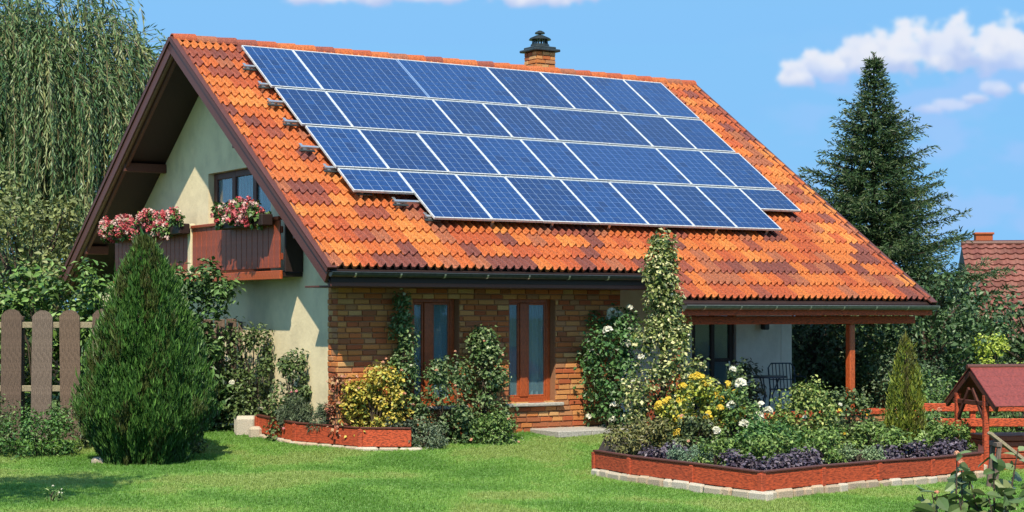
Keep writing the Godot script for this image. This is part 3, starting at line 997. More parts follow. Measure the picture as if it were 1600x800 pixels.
func balcony() -> void:
	var a := 0.15
	var g0 := 1.85
	var g1 := 9.0
	var mb := MB.new()
	mb.bb(H(a + 0.02, 2.6, g0), H(0.845, 2.66, g1), 0.004)
	var bal := put("balcony", mb.mesh(), M.dark_wood, house)
	mb = MB.new()
	mb.bb(H(a - 0.03, 2.56, g0 - 0.03), H(a + 0.017, 2.69, g1 + 0.03), 0.008)
	put("edge_beam", mb.mesh(), M.orange_wood, bal)
	for sec in [[g0 + 0.02, 5.27], [5.45, g1 - 0.02]]:
		var n := int((sec[1] - sec[0]) / 0.19)
		var w: float = (sec[1] - sec[0]) / n
		for i in n:
			mb = MB.new()
			var q: float = sec[0] + i * w
			mb.bb(H(a - 0.012, 2.73, q + 0.007), H(a + 0.014, 3.44, q + w - 0.007), 0.006)
			put("board", mb.mesh(), M.red_wood, bal)
		mb = MB.new()
		mb.bb(H(a - 0.045, 3.445, sec[0]), H(a + 0.06, 3.495, sec[1]), 0.008)
		put("handrail", mb.mesh(), M.red_wood, bal)
		mb = MB.new()
		mb.bb(H(a + 0.016, 2.85, sec[0]), H(a + 0.05, 2.95, sec[1]), 0.004)
		mb.bb(H(a + 0.016, 3.25, sec[0]), H(a + 0.05, 3.35, sec[1]), 0.004)
		put("rail", mb.mesh(), M.red_wood, bal)
	mb = MB.new()
	mb.bb(H(a - 0.03, 2.695, 5.29), H(a + 0.06, 3.53, 5.43), 0.008)
	put("post", mb.mesh(), M.render, bal)  # added pale post, stands in for sunlit wall seen through the gap
	for g in [g0, g1]:
		mb = MB.new()
		mb.bb(H(a + 0.055, 2.67, g - 0.04), H(0.495, 3.49, g + 0.0), 0.006)
		put("end_panel", mb.mesh(), M.dark_wood, bal)  # dark colour here paints the shade at the balcony ends

func porch(r: RandomNumberGenerator) -> void:
	var mb := MB.new()
	mb.bb(H(5.52, -0.05, -0.3), H(10.7, 0.3, 2.19), 0.01)
	var po := put("porch", mb.mesh(), M.concrete, house)
	mb = MB.new()
	mb.bb(H(5.7, 1.88, -0.38), H(LEN - 0.1, 2.01, -0.25), 0.01)
	mb.bb(H(5.68, 2.02, -0.69), H(LEN - 0.02, 2.14, -0.655), 0.006)
	put("beam", mb.mesh(), M.red_board, po)
	for q in [[9.5, -0.32], [5.85, -0.32]]:
		mb = MB.new()
		mb.box(H(q[0], 1.15, q[1]), Vector3(0.12, 1.45, 0.12), 0.015)
		put("post", mb.mesh(), M.orange_wood, po)
	# low brick wall with a red plank on top
	mb = MB.new()
	mb.bb(H(6.2, 0.0, -0.42), H(10.8, 0.36, -0.32), 0.0)
	var lw := put("parapet", mb.mesh(), M.mortar, po)
	mb = MB.new()
	mb.bb(H(6.15, 0.362, -0.46), H(10.85, 0.44, 0.0), 0.01)
	put("plank", mb.mesh(), M.red_board, po)
	var rb := RandomNumberGenerator.new()
	rb.seed = 77
	var bw := MB.new()
	for row in 4:
		var x := 6.2
		while x < 10.8:
			var l := rb.randf_range(0.2, 0.28)
			bw.col = Color(0.5, 0.22, 0.1) * rb.randf_range(0.7, 1.25)
			bw.bb(H(x, 0.01 + row * 0.088, -0.435), H(minf(x + l - 0.014, 10.8), 0.01 + row * 0.088 + 0.074, -0.4), 0.006)
			x += l
	put("brickwork", bw.mesh(), M.vbrick, po)
	# glazed door in the porch wall and a window beside it
	mb = MB.new()
	for e in [[8.17, 8.27], [9.03, 9.13], [8.62, 8.70]]: mb.bb(H(e[0], 0.31, 2.25), H(e[1], 2.29, 2.32), 0.006)
	for e in [[0.31, 0.55], [2.19, 2.29], [1.2, 1.26]]: mb.bb(H(8.27, e[0], 2.252), H(9.03, e[1], 2.318), 0.006)
	var dr := put("door", mb.mesh(), M.dark_wood, house)
	for e in [[8.27, 8.62], [8.70, 9.03]]:
		mb = MB.new()
		mb.bb(H(e[0], 0.55, 2.28), H(e[1], 2.19, 2.286), 0.0)
		put("pane", mb.mesh(), M.glass, dr)
	mb = MB.new()
	mb.box(H(9.0, 1.12, 2.22), Vector3(0.03, 0.18, 0.04), 0.008)
	put("handle", mb.mesh(), M.steel, dr)
	mb = MB.new()
	mb.box(H(9.75, 1.86, 2.12), Vector3(0.13, 0.2, 0.12), 0.02)
	mb.box(H(9.75, 1.98, 2.14), Vector3(0.16, 0.04, 0.1), 0.01)
	put("wall_lamp", mb.mesh(), M.black, house)
	# timber side panel between brick wall and porch
	mb = MB.new()
	for i in 5: mb.bb(H(5.52 + i * 0.1, 0.15, -0.02), H(5.61 + i * 0.1, 0.98, 0.02), 0.008)
	mb.bb(H(5.5, 0.98, -0.04), H(6.03, 1.03, 0.04), 0.008)
	put("side_panel", mb.mesh(), M.red_wood, house)

# ---------------------------------------------------------------- solar panels
func solar_panels() -> void:
	var rows := [
		[5.2, 6.66, [[1.04, 1.98], [1.98, 4.0, 2], [4.0, 5.86, 1], [5.86, 7.03], [7.03, 7.95], [7.95, 8.95], [8.95, 9.88]], "top"],
		[3.93, 5.16, [[1.08, 1.99], [1.99, 4.02], [4.02, 5.02], [5.02, 5.95], [5.95, 7.99], [7.99, 8.98], [8.98, 9.88]], "second"],
		[2.6, 3.89, [[1.12, 2.05], [2.05, 3.12], [3.12, 4.08], [4.08, 5.13], [5.13, 6.0], [6.0, 8.0], [8.0, 9.0], [9.0, 9.92]], "third"],
		[1.18, 2.56, [[1.13, 2.17, 0, 1.9], [2.17, 3.2], [3.2, 4.12], [4.12, 5.2], [5.2, 6.18], [6.18, 7.12], [7.12, 8.03], [8.03, 9.0], [9.0, 9.93, 0, 1.85]], "bottom"]]
	var cm := MB.new()
	cm.box(Vector3.ZERO, Vector3.ONE, 0.0)
	var cell := cm.mesh()
	var nth := ["first", "second", "third", "fourth", "fifth", "sixth", "seventh", "eighth", "ninth"]
	var r := RandomNumberGenerator.new()
	r.seed = 5
	var bs := house.transform.basis * roof_basis()
	for row in rows:
		for i in row[2].size():
			var e: Array = row[2][i]
			var a0: float = e[0] + 0.004
			var a1: float = e[1] - 0.004
			var side: int = e[2] if e.size() > 2 else 0
			var s0: float = (e[3] if e.size() > 3 else row[0]) + 0.004
			var s1: float = row[1] - 0.004
			var w := a1 - a0
			var l := s1 - s0
			var size := "blue solar panel"
			if w > 1.5: size = "double-width blue solar panel"
			if l < 1.0: size = "short cut-down blue solar panel"
			var lab := "%s, %s from the balcony end in the %s row" % [size, nth[i], row[3]]
			var p := thing("solar_panel", lab, "solar panel", house.transform * roof_at((a0 + a1) * 0.5, (s0 + s1) * 0.5 - 0.055, 0.205), "solar panels on the roof")
			p.basis = bs * Basis(Vector3(1, 0, 0), r.randf_range(-0.003, 0.003)) * Basis(Vector3(0, 0, 1), r.randf_range(-0.002, 0.002))
			var fw := 0.014
			var fh := 0.022
			var mb := MB.new()
			mb.box(Vector3(0, 0, -l * 0.5 + fh * 0.5), Vector3(w, 0.04, fh), 0.003)
			mb.box(Vector3(0, 0, l * 0.5 - fh * 0.5), Vector3(w, 0.04, fh), 0.003)
			if side != 1: mb.box(Vector3(-w * 0.5 + fw * 0.5, 0, 0), Vector3(fw, 0.038, l - 2 * fh), 0.003)
			if side != 2: mb.box(Vector3(w * 0.5 - fw * 0.5, 0, 0), Vector3(fw, 0.038, l - 2 * fh), 0.003)
			put("frame", mb.mesh(), M.alu, p)
			mb = MB.new()
			mb.box(Vector3.ZERO, Vector3(w - 0.008, 0.02, l - 2 * fh - 0.002), 0.0)
			put("backing_sheet", mb.mesh(), M.backsheet, p)
			var iw := w - 2 * fw - 0.012
			var il := l - 2 * fh - 0.012
			var nx := int(round(iw / 0.158))
			var ny := int(round(il / 0.158))
			var cw := iw / nx
			var ch := il / ny
			var m: Material = M.cells[r.randi() % 3]
			for x in nx:
				for y in ny:
					var o := put("cell", cell, m if r.randf() < 0.8 else M.cells[r.randi() % 3], p)
					o.position = Vector3(-iw * 0.5 + (x + 0.5) * cw, 0.012, -il * 0.5 + (y + 0.5) * ch)
					o.scale = Vector3(cw - 0.014, 0.006, ch - 0.014)
	# mounting rails with roof hooks, their ends sticking out on the balcony side
	var rn := [["top", 5.98, 0.86, 9.8], ["second", 5.35, 0.9, 9.8], ["third", 4.75, 0.84, 9.8], ["fourth", 4.1, 0.86, 9.8], ["fifth", 3.28, 0.82, 9.85], ["sixth", 2.66, 0.98, 9.85], ["seventh", 2.0, 1.25, 9.85], ["eighth", 1.72, 1.75, 8.6], ["lowest", 1.3, 2.1, 8.9]]
	for q in rn:
		var t := thing("mounting_rail", "grey metal mounting rail under the solar panels, %s up the roof" % q[0], "rail", house.transform * roof_at(q[2], q[1] - 0.05, 0.0), "rails carrying the solar panels")
		t.basis = bs
		var mb := MB.new()
		mb.box(Vector3((q[3] - q[2]) * 0.5, 0.16, 0), Vector3(q[3] - q[2], 0.04, 0.05), 0.004)
		put("rail", mb.mesh(), M.steel, t)
		mb = MB.new()
		var x := 0.06
		while x < q[3] - q[2]:
			mb.box(Vector3(x, 0.085, 0.05), Vector3(0.05, 0.14, 0.012), 0.003)
			mb.box(Vector3(x, 0.135, -0.06), Vector3(0.05, 0.012, 0.2), 0.003)
			x += 1.1
		put("roof_hook", mb.mesh(), M.steel, t)
		mb = MB.new()
		mb.box(Vector3(0.1, 0.13, 0.055), Vector3(0.26, 0.02, 0.05), 0.004)
		mb.box(Vector3(0.1, 0.13, -0.05), Vector3(0.2, 0.016, 0.035), 0.004)
		put("clamp", mb.mesh(), M.gutter, t)

# ---------------------------------------------------------------- raised beds
var bed_right := PackedVector2Array([Vector2(1.045, 21.75), Vector2(1.43, 20.9), Vector2(2.738, 19.0), Vector2(5.86, 21.65), Vector2(6.15, 22.7), Vector2(6.0, 24.6), Vector2(1.3, 24.2)])
var bed_left := PackedVector2Array([Vector2(-3.85, 26.2), Vector2(-3.15, 25.2), Vector2(-2.15, 24.55), Vector2(-1.42, 24.5), Vector2(-1.7, 25.33), Vector2(-2.5, 24.92), Vector2(-3.6, 26.5)])
func bed(label: String, poly: PackedVector2Array, fronts: int, hs: float, hb: float, sd: int) -> void:
	var r := RandomNumberGenerator.new()
	r.seed = sd
	var o := G(poly[0].x, poly[0].y, 0.0)
	var t := thing("raised_bed", label, "flower bed", o)
	for i in fronts:
		var p0 := poly[i]
		var p1 := poly[i + 1]
		var len_ := p0.distance_to(p1)
		var n := maxi(1, int(round(len_ / 0.95)))
		for k in n:
			var q0 := p0.lerp(p1, float(k) / n)
			var q1 := p0.lerp(p1, (k + 1.0) / n)
			var dir := (q1 - q0).normalized()
			var a := Vector3(q0.x, gh(q0.x, q0.y) + hs + hb * 0.5, -q0.y) - o
			var b := Vector3(q1.x, gh(q1.x, q1.y) + hs + hb * 0.5, -q1.y) - o
			var dd := Vector3(dir.x, 0, -dir.y) * 0.004
			var mb := MB.new()
			var lean := r.randf_range(-0.006, 0.006)
			mb.bar(a + dd + Vector3(0, lean, 0), b - dd, 0.045, hb, Vector3.UP, 0.006)
			put("board", mb.mesh(), M.red_board if r.randf() < 0.6 else M.red_board2, t)
			mb = MB.new()
			mb.bar(a + dd + Vector3(0, hb * 0.5 + 0.012, 0), b - dd + Vector3(0, hb * 0.5 + 0.012, 0), 0.075, 0.022, Vector3.UP, 0.004)
			put("capping", mb.mesh(), M.brown, t)
			var nm := Vector3(-dir.y, 0, -dir.x)
			mb = MB.new()
			mb.box(a + Vector3(0, -0.012, 0) + nm * 0.0, Vector3(0.075, hb + 0.012, 0.075), 0.008, Basis(Vector3.UP, atan2(dir.y, dir.x)))
			put("post", mb.mesh(), M.red_board2, t)
		# stone footing
		var x := 0.0
		while x < len_:
			var l := r.randf_range(0.14, 0.34)
			var c := p0.lerp(p1, minf(x + l * 0.5, len_) / len_)
			var dir := (p1 - p0).normalized()
			var hh := hs * r.randf_range(0.95, 1.1) + 0.05
			var mb := MB.new()
			mb.box(Vector3.ZERO, Vector3(l - 0.012, hh, 0.14 * r.randf_range(0.8, 1.1)), 0.022)
			for q in mb.v.size():
				var rr := RandomNumberGenerator.new()
				rr.seed = hash(Vector3i((mb.v[q] * 300.0).round())) + sd
				mb.v[q] += Vector3(rr.randf_range(-1, 1), rr.randf_range(-1, 0.2), rr.randf_range(-1, 1)) * 0.009
			var s := put("stone", mb.mesh(), M.stones[r.randi() % 4], t)
			s.position = Vector3(c.x, gh(c.x, c.y) + hh * 0.5 - 0.055, -c.y) - o
			s.rotation.y = atan2(dir.y, dir.x)
			x += l
	var so := MB.new()
	var ix := Geometry2D.triangulate_polygon(poly)
	for i in range(0, ix.size(), 3):
		var q := []
		for k in 3:
			var p := poly[ix[i + k]]
			q.push_back(Vector3(p.x, gh(p.x, p.y) + hs + hb - 0.05, -p.y) - o)
		if (q[1] - q[0]).cross(q[2] - q[0]).y > 0: so.tri(q[0], q[1], q[2])
		else: so.tri(q[0], q[2], q[1])
	put("soil", so.mesh(), M.soil, t)
func beds() -> void:
	bed("red timber raised bed on pale stones at the right of the lawn", bed_right, 4, 0.11, 0.2, 3)
	bed("red timber raised bed curving round the house corner below the balcony", bed_left, 3, 0.06, 0.25, 4)
	var t := thing("stone_block", "rough white stone block beside the raised bed below the balcony", "stone", G(-4.05, 26.4, 0.0))
	var mb := MB.new()
	mb.box(Vector3(0, 0.12, 0), Vector3(0.34, 0.34, 0.3), 0.05)
	put("block", mb.mesh(), M.stones[1], t)
	t = thing("stone_block", "small pale stone lying before the white stone block", "stone", G(-3.86, 26.1, 0.0))
	mb = MB.new()
	mb.box(Vector3(0, 0.06, 0), Vector3(0.2, 0.2, 0.2), 0.04)
	put("block", mb.mesh(), M.stones[0], t)
	t = thing("stone_block", "pale rounded stone on the grass at the foot of the conical thuja", "stone", G(-5.55, 23.3, 0.0))
	mb = MB.new()
	mb.box(Vector3(0, 0.03, 0), Vector3(0.2, 0.12, 0.16), 0.035)
	put("block", mb.mesh(), M.stones[0], t)

# ---------------------------------------------------------------- fences
func fences() -> void:
	var r := RandomNumberGenerator.new()
	r.seed = 13
	var d := 25.6
	var t := thing("picket_fence", "weathered grey wooden picket fence with round-topped pickets left of the thuja", "fence", G(-9.4, d, 0.0))
	var x := 0.06
	while x < 4.0:
		var hgt := 2.15 - 0.2 + r.randf_range(-0.02, 0.02)
		var poly := PackedVector2Array()
		var w := 0.3
		for q in [Vector2(-w / 2, 0.02), Vector2(w / 2, 0.02), Vector2(w / 2, hgt - 0.09), Vector2(w * 0.3, hgt - 0.025), Vector2(w * 0.08, hgt), Vector2(-w * 0.12, hgt - 0.002), Vector2(-w * 0.33, hgt - 0.03), Vector2(-w / 2, hgt - 0.1)]: poly.push_back(q)
		var mb := MB.new()
		mb.prism(poly, -0.014, 0.014)
		var o := put("picket", mb.mesh(), M.grey_wood[r.randi() % 4], t)
		o.transform = Transform3D(Basis(Vector3.UP, PI / 2) * Basis(Vector3(1, 0, 0), r.randf_range(-0.015, 0.015)), Vector3(x + 0.15, 0, r.randf_range(-0.004, 0.004)))
		x += 0.445
	for y in [0.78, 1.72]:
		var mb := MB.new()
		mb.bb(Vector3(0, y - 0.045, -0.075), Vector3(4.2, y + 0.045, -0.02), 0.006)
		put("rail", mb.mesh(), M.old_plank, t)
	for xx in [0.0, 2.1, 4.15]:
		var mb := MB.new()
		mb.bb(Vector3(xx - 0.05, -0.1, -0.18), Vector3(xx + 0.05, 1.85, -0.08), 0.008)
		put("post", mb.mesh(), M.grey_wood[2], t)
	t = thing("board_fence", "grey wooden board fence in the shade below the balcony shrub", "fence", G(-5.9, 27.7, 0.0))
	for i in 9:
		var mb := MB.new()
		mb.bb(Vector3(i * 0.19, 0.05, -0.012), Vector3(i * 0.19 + 0.165, 1.7 + r.randf_range(-0.03, 0.03), 0.012), 0.005)
		put("board", mb.mesh(), M.grey_wood[r.randi() % 4], t)
	for y in [0.5, 1.4]:
		var mb := MB.new()
		mb.bb(Vector3(0, y, -0.06), Vector3(1.7, y + 0.09, -0.016), 0.005)
		put("rail", mb.mesh(), M.grey_wood[2], t)
	# red timber rails behind the well
	t = thing("rail_fence", "low red timber rail fence behind the little well roof", "fence", G(5.9, 25.2, 0.0))
	for i in 5:
		var mb := MB.new()
		mb.bb(Vector3(i * 0.8 - 0.04, -0.05, -0.04), Vector3(i * 0.8 + 0.04, 0.66, 0.04), 0.008)
		put("post", mb.mesh(), M.red_board, t)
	for y in [0.28, 0.5]:
		var mb := MB.new()
		mb.bb(Vector3(-0.1, y, 0.042), Vector3(3.4, y + 0.12, 0.075), 0.008)
		put("rail", mb.mesh(), M.red_board, t)

# ---------------------------------------------------------------- trees
func spruce(label: String, at: Vector3, h: float, rad: float) -> void:
	var r := RandomNumberGenerator.new()
	r.seed = 41
	var t := thing("spruce_tree", label, "tree", at)
	var tr := MB.new()
	tr.tube([Vector3(0, -0.2, 0), Vector3(0.03, h * 0.4, 0), Vector3(0, h * 0.8, 0.02), Vector3(0, h, 0)], [0.17, 0.11, 0.045, 0.008], 9)
	var mb := MB.new()
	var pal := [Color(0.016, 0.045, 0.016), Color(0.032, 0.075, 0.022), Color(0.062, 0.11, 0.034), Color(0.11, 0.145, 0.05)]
	var y := 0.35
	while y < h - 0.12:
		var f := y / h
		var rl := rad * pow(1.0 - f, 0.98)
		var nb := 7 if f > 0.8 else 11
		var ph := r.randf() * TAU
		for b in nb:
			var a := ph + TAU * b / nb + r.randf_range(-0.3, 0.3)
			var l := rl * r.randf_range(0.5, 1.3) * (1.0 - 0.35 * smoothstep(0.8, 0.97, f))
			if r.randf() < 0.12: l *= 1.15
			var outw := Vector3(cos(a), 0, sin(a))
			var rise := lerpf(-0.28, 0.5, f * f) + r.randf_range(-0.1, 0.1)
			var side := Vector3(-sin(a), 0, cos(a))
			var p0 := Vector3(0, y, 0)
			var pts := []
			for k in 6:
				var u := k / 5.0
				pts.push_back(p0 + outw * l * u + Vector3(0, l * (rise * u + 0.34 * u * u * u * (1.0 - f)), 0))
			tr.tube(pts, [0.022, 0.018, 0.014, 0.01, 0.007, 0.003], 4, false)
			var steps := int(maxf(4, l / 0.075))
			for k in steps:
				var u := (k + 0.5) / steps
				if u < 0.12: continue
				var i := mini(int(u * 5.0), 4)
				var p: Vector3 = pts[i].lerp(pts[i + 1], u * 5.0 - i)
				var dirb: Vector3 = (pts[i + 1] - pts[i]).normalized()
				for sgn in [-1, 1]:
					var tl: float = (0.12 + 0.42 * l * 0.5 * (1.0 - u * 0.75)) * r.randf_range(0.7, 1.2)
					var td: Vector3 = (dirb * 0.75 + side * sgn * r.randf_range(0.5, 0.95) + Vector3(0, r.randf_range(-0.42, 0.05), 0)).normalized()
					var kk := r.randf() * 0.6 + u * 0.4
					var m := maxi(3, int(tl / 0.036))
					for q in m:
						var v := (q + r.randf()) / m
						var pp := p + td * tl * v - Vector3(0, 0.12 * tl * v * v, 0)
						var nd := (td * 0.9 + rv(r) * 0.75).normalized()
						var nn := nd.cross(rv(r)).normalized()
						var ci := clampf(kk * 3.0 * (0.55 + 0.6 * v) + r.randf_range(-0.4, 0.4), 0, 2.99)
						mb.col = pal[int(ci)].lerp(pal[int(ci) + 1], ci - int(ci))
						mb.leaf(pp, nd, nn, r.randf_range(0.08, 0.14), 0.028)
		y += lerpf(0.2, 0.1, f)
	for i in 60:
		var nd := (Vector3(0, 0.8, 0) + rv(r) * 0.8).normalized()
		mb.col = pal[1 + r.randi() % 2]
		mb.leaf(Vector3(0, h - 0.45 * r.randf(), 0), nd, nd.cross(rv(r)).normalized(), 0.09, 0.03)
	put("trunk", tr.mesh(), M.bark, t)
	put("crown", mb.mesh(), M.leaf, t)

func willow(label: String, at: Vector3) -> void:
	var r := RandomNumberGenerator.new()
	r.seed = 51
	var t := thing("willow_tree", label, "tree", at)
	var tr := MB.new()
	var heads := [[Vector3(-0.6, 9.6, 0.4), 2.3], [Vector3(-2.6, 9.0, -0.4), 2.2], [Vector3(1.5, 7.9, 0.3), 1.4], [Vector3(2.1, 7.0, -0.2), 1.0], [Vector3(0.9, 8.3, 1.1), 1.5], [Vector3(0.4, 7.2, 1.8), 1.7], [Vector3(-1.2, 8.0, 1.5), 1.8], [Vector3(1.5, 6.4, 1.3), 1.1]]
	tr.tube([Vector3(0, -0.3, 0), Vector3(0.1, 2.0, 0), Vector3(-0.1, 4.0, 0)], [0.55, 0.42, 0.34], 10)
	for hd in heads:
		var e: Vector3 = hd[0]
		tr.tube([Vector3(-0.1, 3.4, 0), Vector3(e.x * 0.45, 5.8, e.z * 0.4), Vector3(e.x * 0.85, e.y * 0.88, e.z * 0.8), e], [0.24, 0.16, 0.09, 0.03], 7, false)
	var mb := MB.new()
	var pal := [Color(0.035, 0.1, 0.035), Color(0.075, 0.16, 0.055), Color(0.13, 0.215, 0.08), Color(0.25, 0.28, 0.11)]
	var tw := MB.new()
	for i in 1300:
		var hd: Array = heads[r.randi() % heads.size()]
		var d := rv(r)
		d.y = absf(d.y)
		var p: Vector3 = hd[0] + Vector3(d.x, d.y * 0.55, d.z) * (hd[1] * pow(r.randf(), 0.4))
		var len_ := r.randf_range(1.6, 6.0)
		var outw := Vector3(d.x, 0, d.z) * r.randf_range(0.1, 0.5)
		var vel := outw * 0.6 + Vector3(0, 0.3, 0)
		var step := 0.085
		var s := 0.0
		var kk := r.randf()
		var sway := Vector3(r.randf_range(-0.06, 0.06), 0, r.randf_range(-0.06, 0.06))
		var last := p
		var cnt := 0
		while s < len_ and p.y > 1.2:
			vel = (vel * 0.9 + (Vector3(0, -1, 0) + sway + rv(r) * 0.12) * 0.16).normalized()
			p += vel * step
			s += step
			cnt += 1
			if cnt % 6 == 0:
				tw.col = Color(0.2, 0.16, 0.08) if kk > 0.6 else Color(0.1, 0.085, 0.04)
				var sd := vel.cross(rv(r)).normalized() * 0.007
				tw.quad(last - sd, last + sd, p + sd, p - sd)
				last = p
			var ld := (vel * 1.0 + rv(r) * 0.55).normalized()
			var ci := clampf(kk * 3.0 + r.randf_range(-0.7, 0.7), 0, 2.99)
			mb.col = pal[int(ci)].lerp(pal[int(ci) + 1], ci - int(ci))
			mb.leaf(p, ld, ld.cross(rv(r)).normalized(), r.randf_range(0.15, 0.25), 0.044)
	put("trunk", tr.mesh(), M.bark, t)
	put("twigs", tw.mesh(), M.leaf, t)
	put("crown", mb.mesh(), M.leaf, t)

func tree(called: String, label: String, at: Vector3, h: float, rx: float, n: int, l: float, pal: Array, low := 0.2, k := 60, cr := 0.5) -> void:
	var r := RandomNumberGenerator.new()
	r.seed = hash(label)
	var t := thing(called, label, "tree", at)
	var cl := []
	for i in k:
		var d := rv(r) * pow(r.randf(), 0.4)
		cl.push_back([Vector3(d.x * rx, lerpf(h * low, h, 0.5 + 0.5 * d.y) , d.z * rx), cr * r.randf_range(0.6, 1.2)])
	var tr := MB.new()
	tr.tube([Vector3(0, -0.2, 0), Vector3(0.05, h * 0.3, 0), Vector3(0, h * 0.6, 0)], [0.05 * rx + 0.06, 0.04 * rx + 0.04, 0.03], 9)
	for i in mini(26, k):
		var e: Vector3 = cl[i][0]
		tr.tube([Vector3(0, h * (0.15 + 0.3 * r.randf()), 0), Vector3(e.x * 0.5, e.y * 0.75, e.z * 0.5), e], [0.05, 0.03, 0.01], 5, false)
	put("trunk", tr.mesh(), M.bark, t)
	var mb := MB.new()
	leaves(mb, r, n, cl, l, l * 0.6, pal, 0.4)
	put("crown", mb.mesh(), M.leaf, t)

func trees() -> void:
	willow("tall weeping willow with long hanging strands behind the house", G(-12.0, 44.0))
	spruce("dark green spruce tree standing beside the roof at the right", G(7.52, 36.0), 7.25, 3.1)
	var olive := [Color(0.07, 0.09, 0.028), Color(0.12, 0.15, 0.045), Color(0.19, 0.22, 0.08)]
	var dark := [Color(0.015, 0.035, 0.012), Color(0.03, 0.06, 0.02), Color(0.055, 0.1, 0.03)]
	tree("bushy_tree", "olive green bushy tree below the willow at the picture's left edge", G(-10.1, 36.0), 4.6, 1.5, 6500, 0.13, olive, 0.1, 60, 0.5)
	tree("bushy_tree", "darker bushy tree between the willow and the left roof edge", G(-8.0, 37.5), 4.2, 1.3, 5000, 0.13, [Color(0.03, 0.05, 0.018), Color(0.06, 0.085, 0.03), Color(0.1, 0.13, 0.045)], 0.1, 50, 0.5)
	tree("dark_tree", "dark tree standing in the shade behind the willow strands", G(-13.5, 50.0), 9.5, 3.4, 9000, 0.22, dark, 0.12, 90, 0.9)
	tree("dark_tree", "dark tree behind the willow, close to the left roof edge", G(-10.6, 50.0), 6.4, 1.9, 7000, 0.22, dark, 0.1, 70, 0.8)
	# garden tree outside the picture whose shade falls on the lawn
	tree("garden_tree", "leafy garden tree outside the left edge, shading the lawn corner", G(-6.25, 15.2), 8.0, 1.4, 4200, 0.13, olive, 0.72, 44, 0.45)
	tree("leafy_tree", "leafy dark tree growing right behind the open porch", G(5.9, 33.4), 3.0, 1.5, 7000, 0.11, [Color(0.015, 0.035, 0.012), Color(0.04, 0.075, 0.028), Color(0.1, 0.14, 0.07)], 0.05, 60, 0.4)
	tree("leafy_tree", "leafy tree between the porch post and the golden cypress", G(7.6, 32.0), 2.6, 1.5, 7000, 0.11, [Color(0.015, 0.04, 0.012), Color(0.04, 0.085, 0.028), Color(0.09, 0.15, 0.06)], 0.05, 60, 0.4)
	tree("leafy_tree", "dark leafy tree behind the well below the neighbouring roof", G(10.2, 33.5), 2.1, 1.7, 7000, 0.11, dark, 0.05, 60, 0.4)
	tree("far_tree", "far green tree at the horizon past the neighbouring house", G(17.0, 62.0), 4.0, 3.0, 4000, 0.3, dark, 0.05, 50, 0.9)
	neighbour()

func neighbour() -> void:
	var t := thing("neighbour_house", "neighbouring house with a dull red-brown tiled roof and small chimney", "house", Vector3(11.85, 0.2, -44.0))
	t.rotation.y = -0.12
	var r := RandomNumberGenerator.new()
	r.seed = 61
	var mb := MB.new()
	mb.bb(Vector3(0.4, -0.2, -6.0), Vector3(9.0, 1.3, -0.5), 0.0)
	put("wall", mb.mesh(), M.render, t)
	# roof: eave y 1.2 at z=0, ridge y 3.75 at z=-3.2
	mb = MB.new()
	mb.prism(PackedVector2Array([Vector2(0, 1.15), Vector2(3.2, 3.72), Vector2(6.4, 1.15)]), 0.02, 9.5)
	var ro := put("roof", mb.mesh(), M.dark_wood, t)
	var th := atan2(2.57, 3.2)
	var bs := Basis(Vector3(1, 0, 0), Vector3(0, cos(th), sin(th)), Vector3(0, -sin(th), cos(th)))
	mb = MB.new()
	var run := Vector2(3.2, 2.57).length()
	for row in 17:
		for c in 38:
			var s := row * run / 17.0
			mb.col = Color(0.19, 0.062, 0.048).lerp(Color(0.24, 0.1, 0.075), r.randf()) * r.randf_range(0.75, 1.2)
			tile_shape(mb, Vector3(0.125 + c * 0.25, 1.15 + s * sin(th), -s * cos(th)) + bs * Vector3(0, 0.03, 0), bs, 0.25, run / 17.0 + 0.04, 1, 0.022, 6)
	put("tile_courses", mb.mesh(), M.old_roof, ro).set_meta("kind", "stuff")
	mb = MB.new()
	mb.tube([Vector3(0, 3.75, -3.2), Vector3(9.5, 3.75, -3.2)], [0.1, 0.1], 10)
	put("ridge", mb.mesh(), M.brown, ro)
	mb = MB.new()
	mb.box(Vector3(0.62, 3.75, -3.4), Vector3(0.45, 0.6, 0.4), 0.01)
	mb.box(Vector3(0.62, 4.03, -3.4), Vector3(0.52, 0.06, 0.47), 0.01)
	put("chimney", mb.mesh(), M.bricks[3], t)

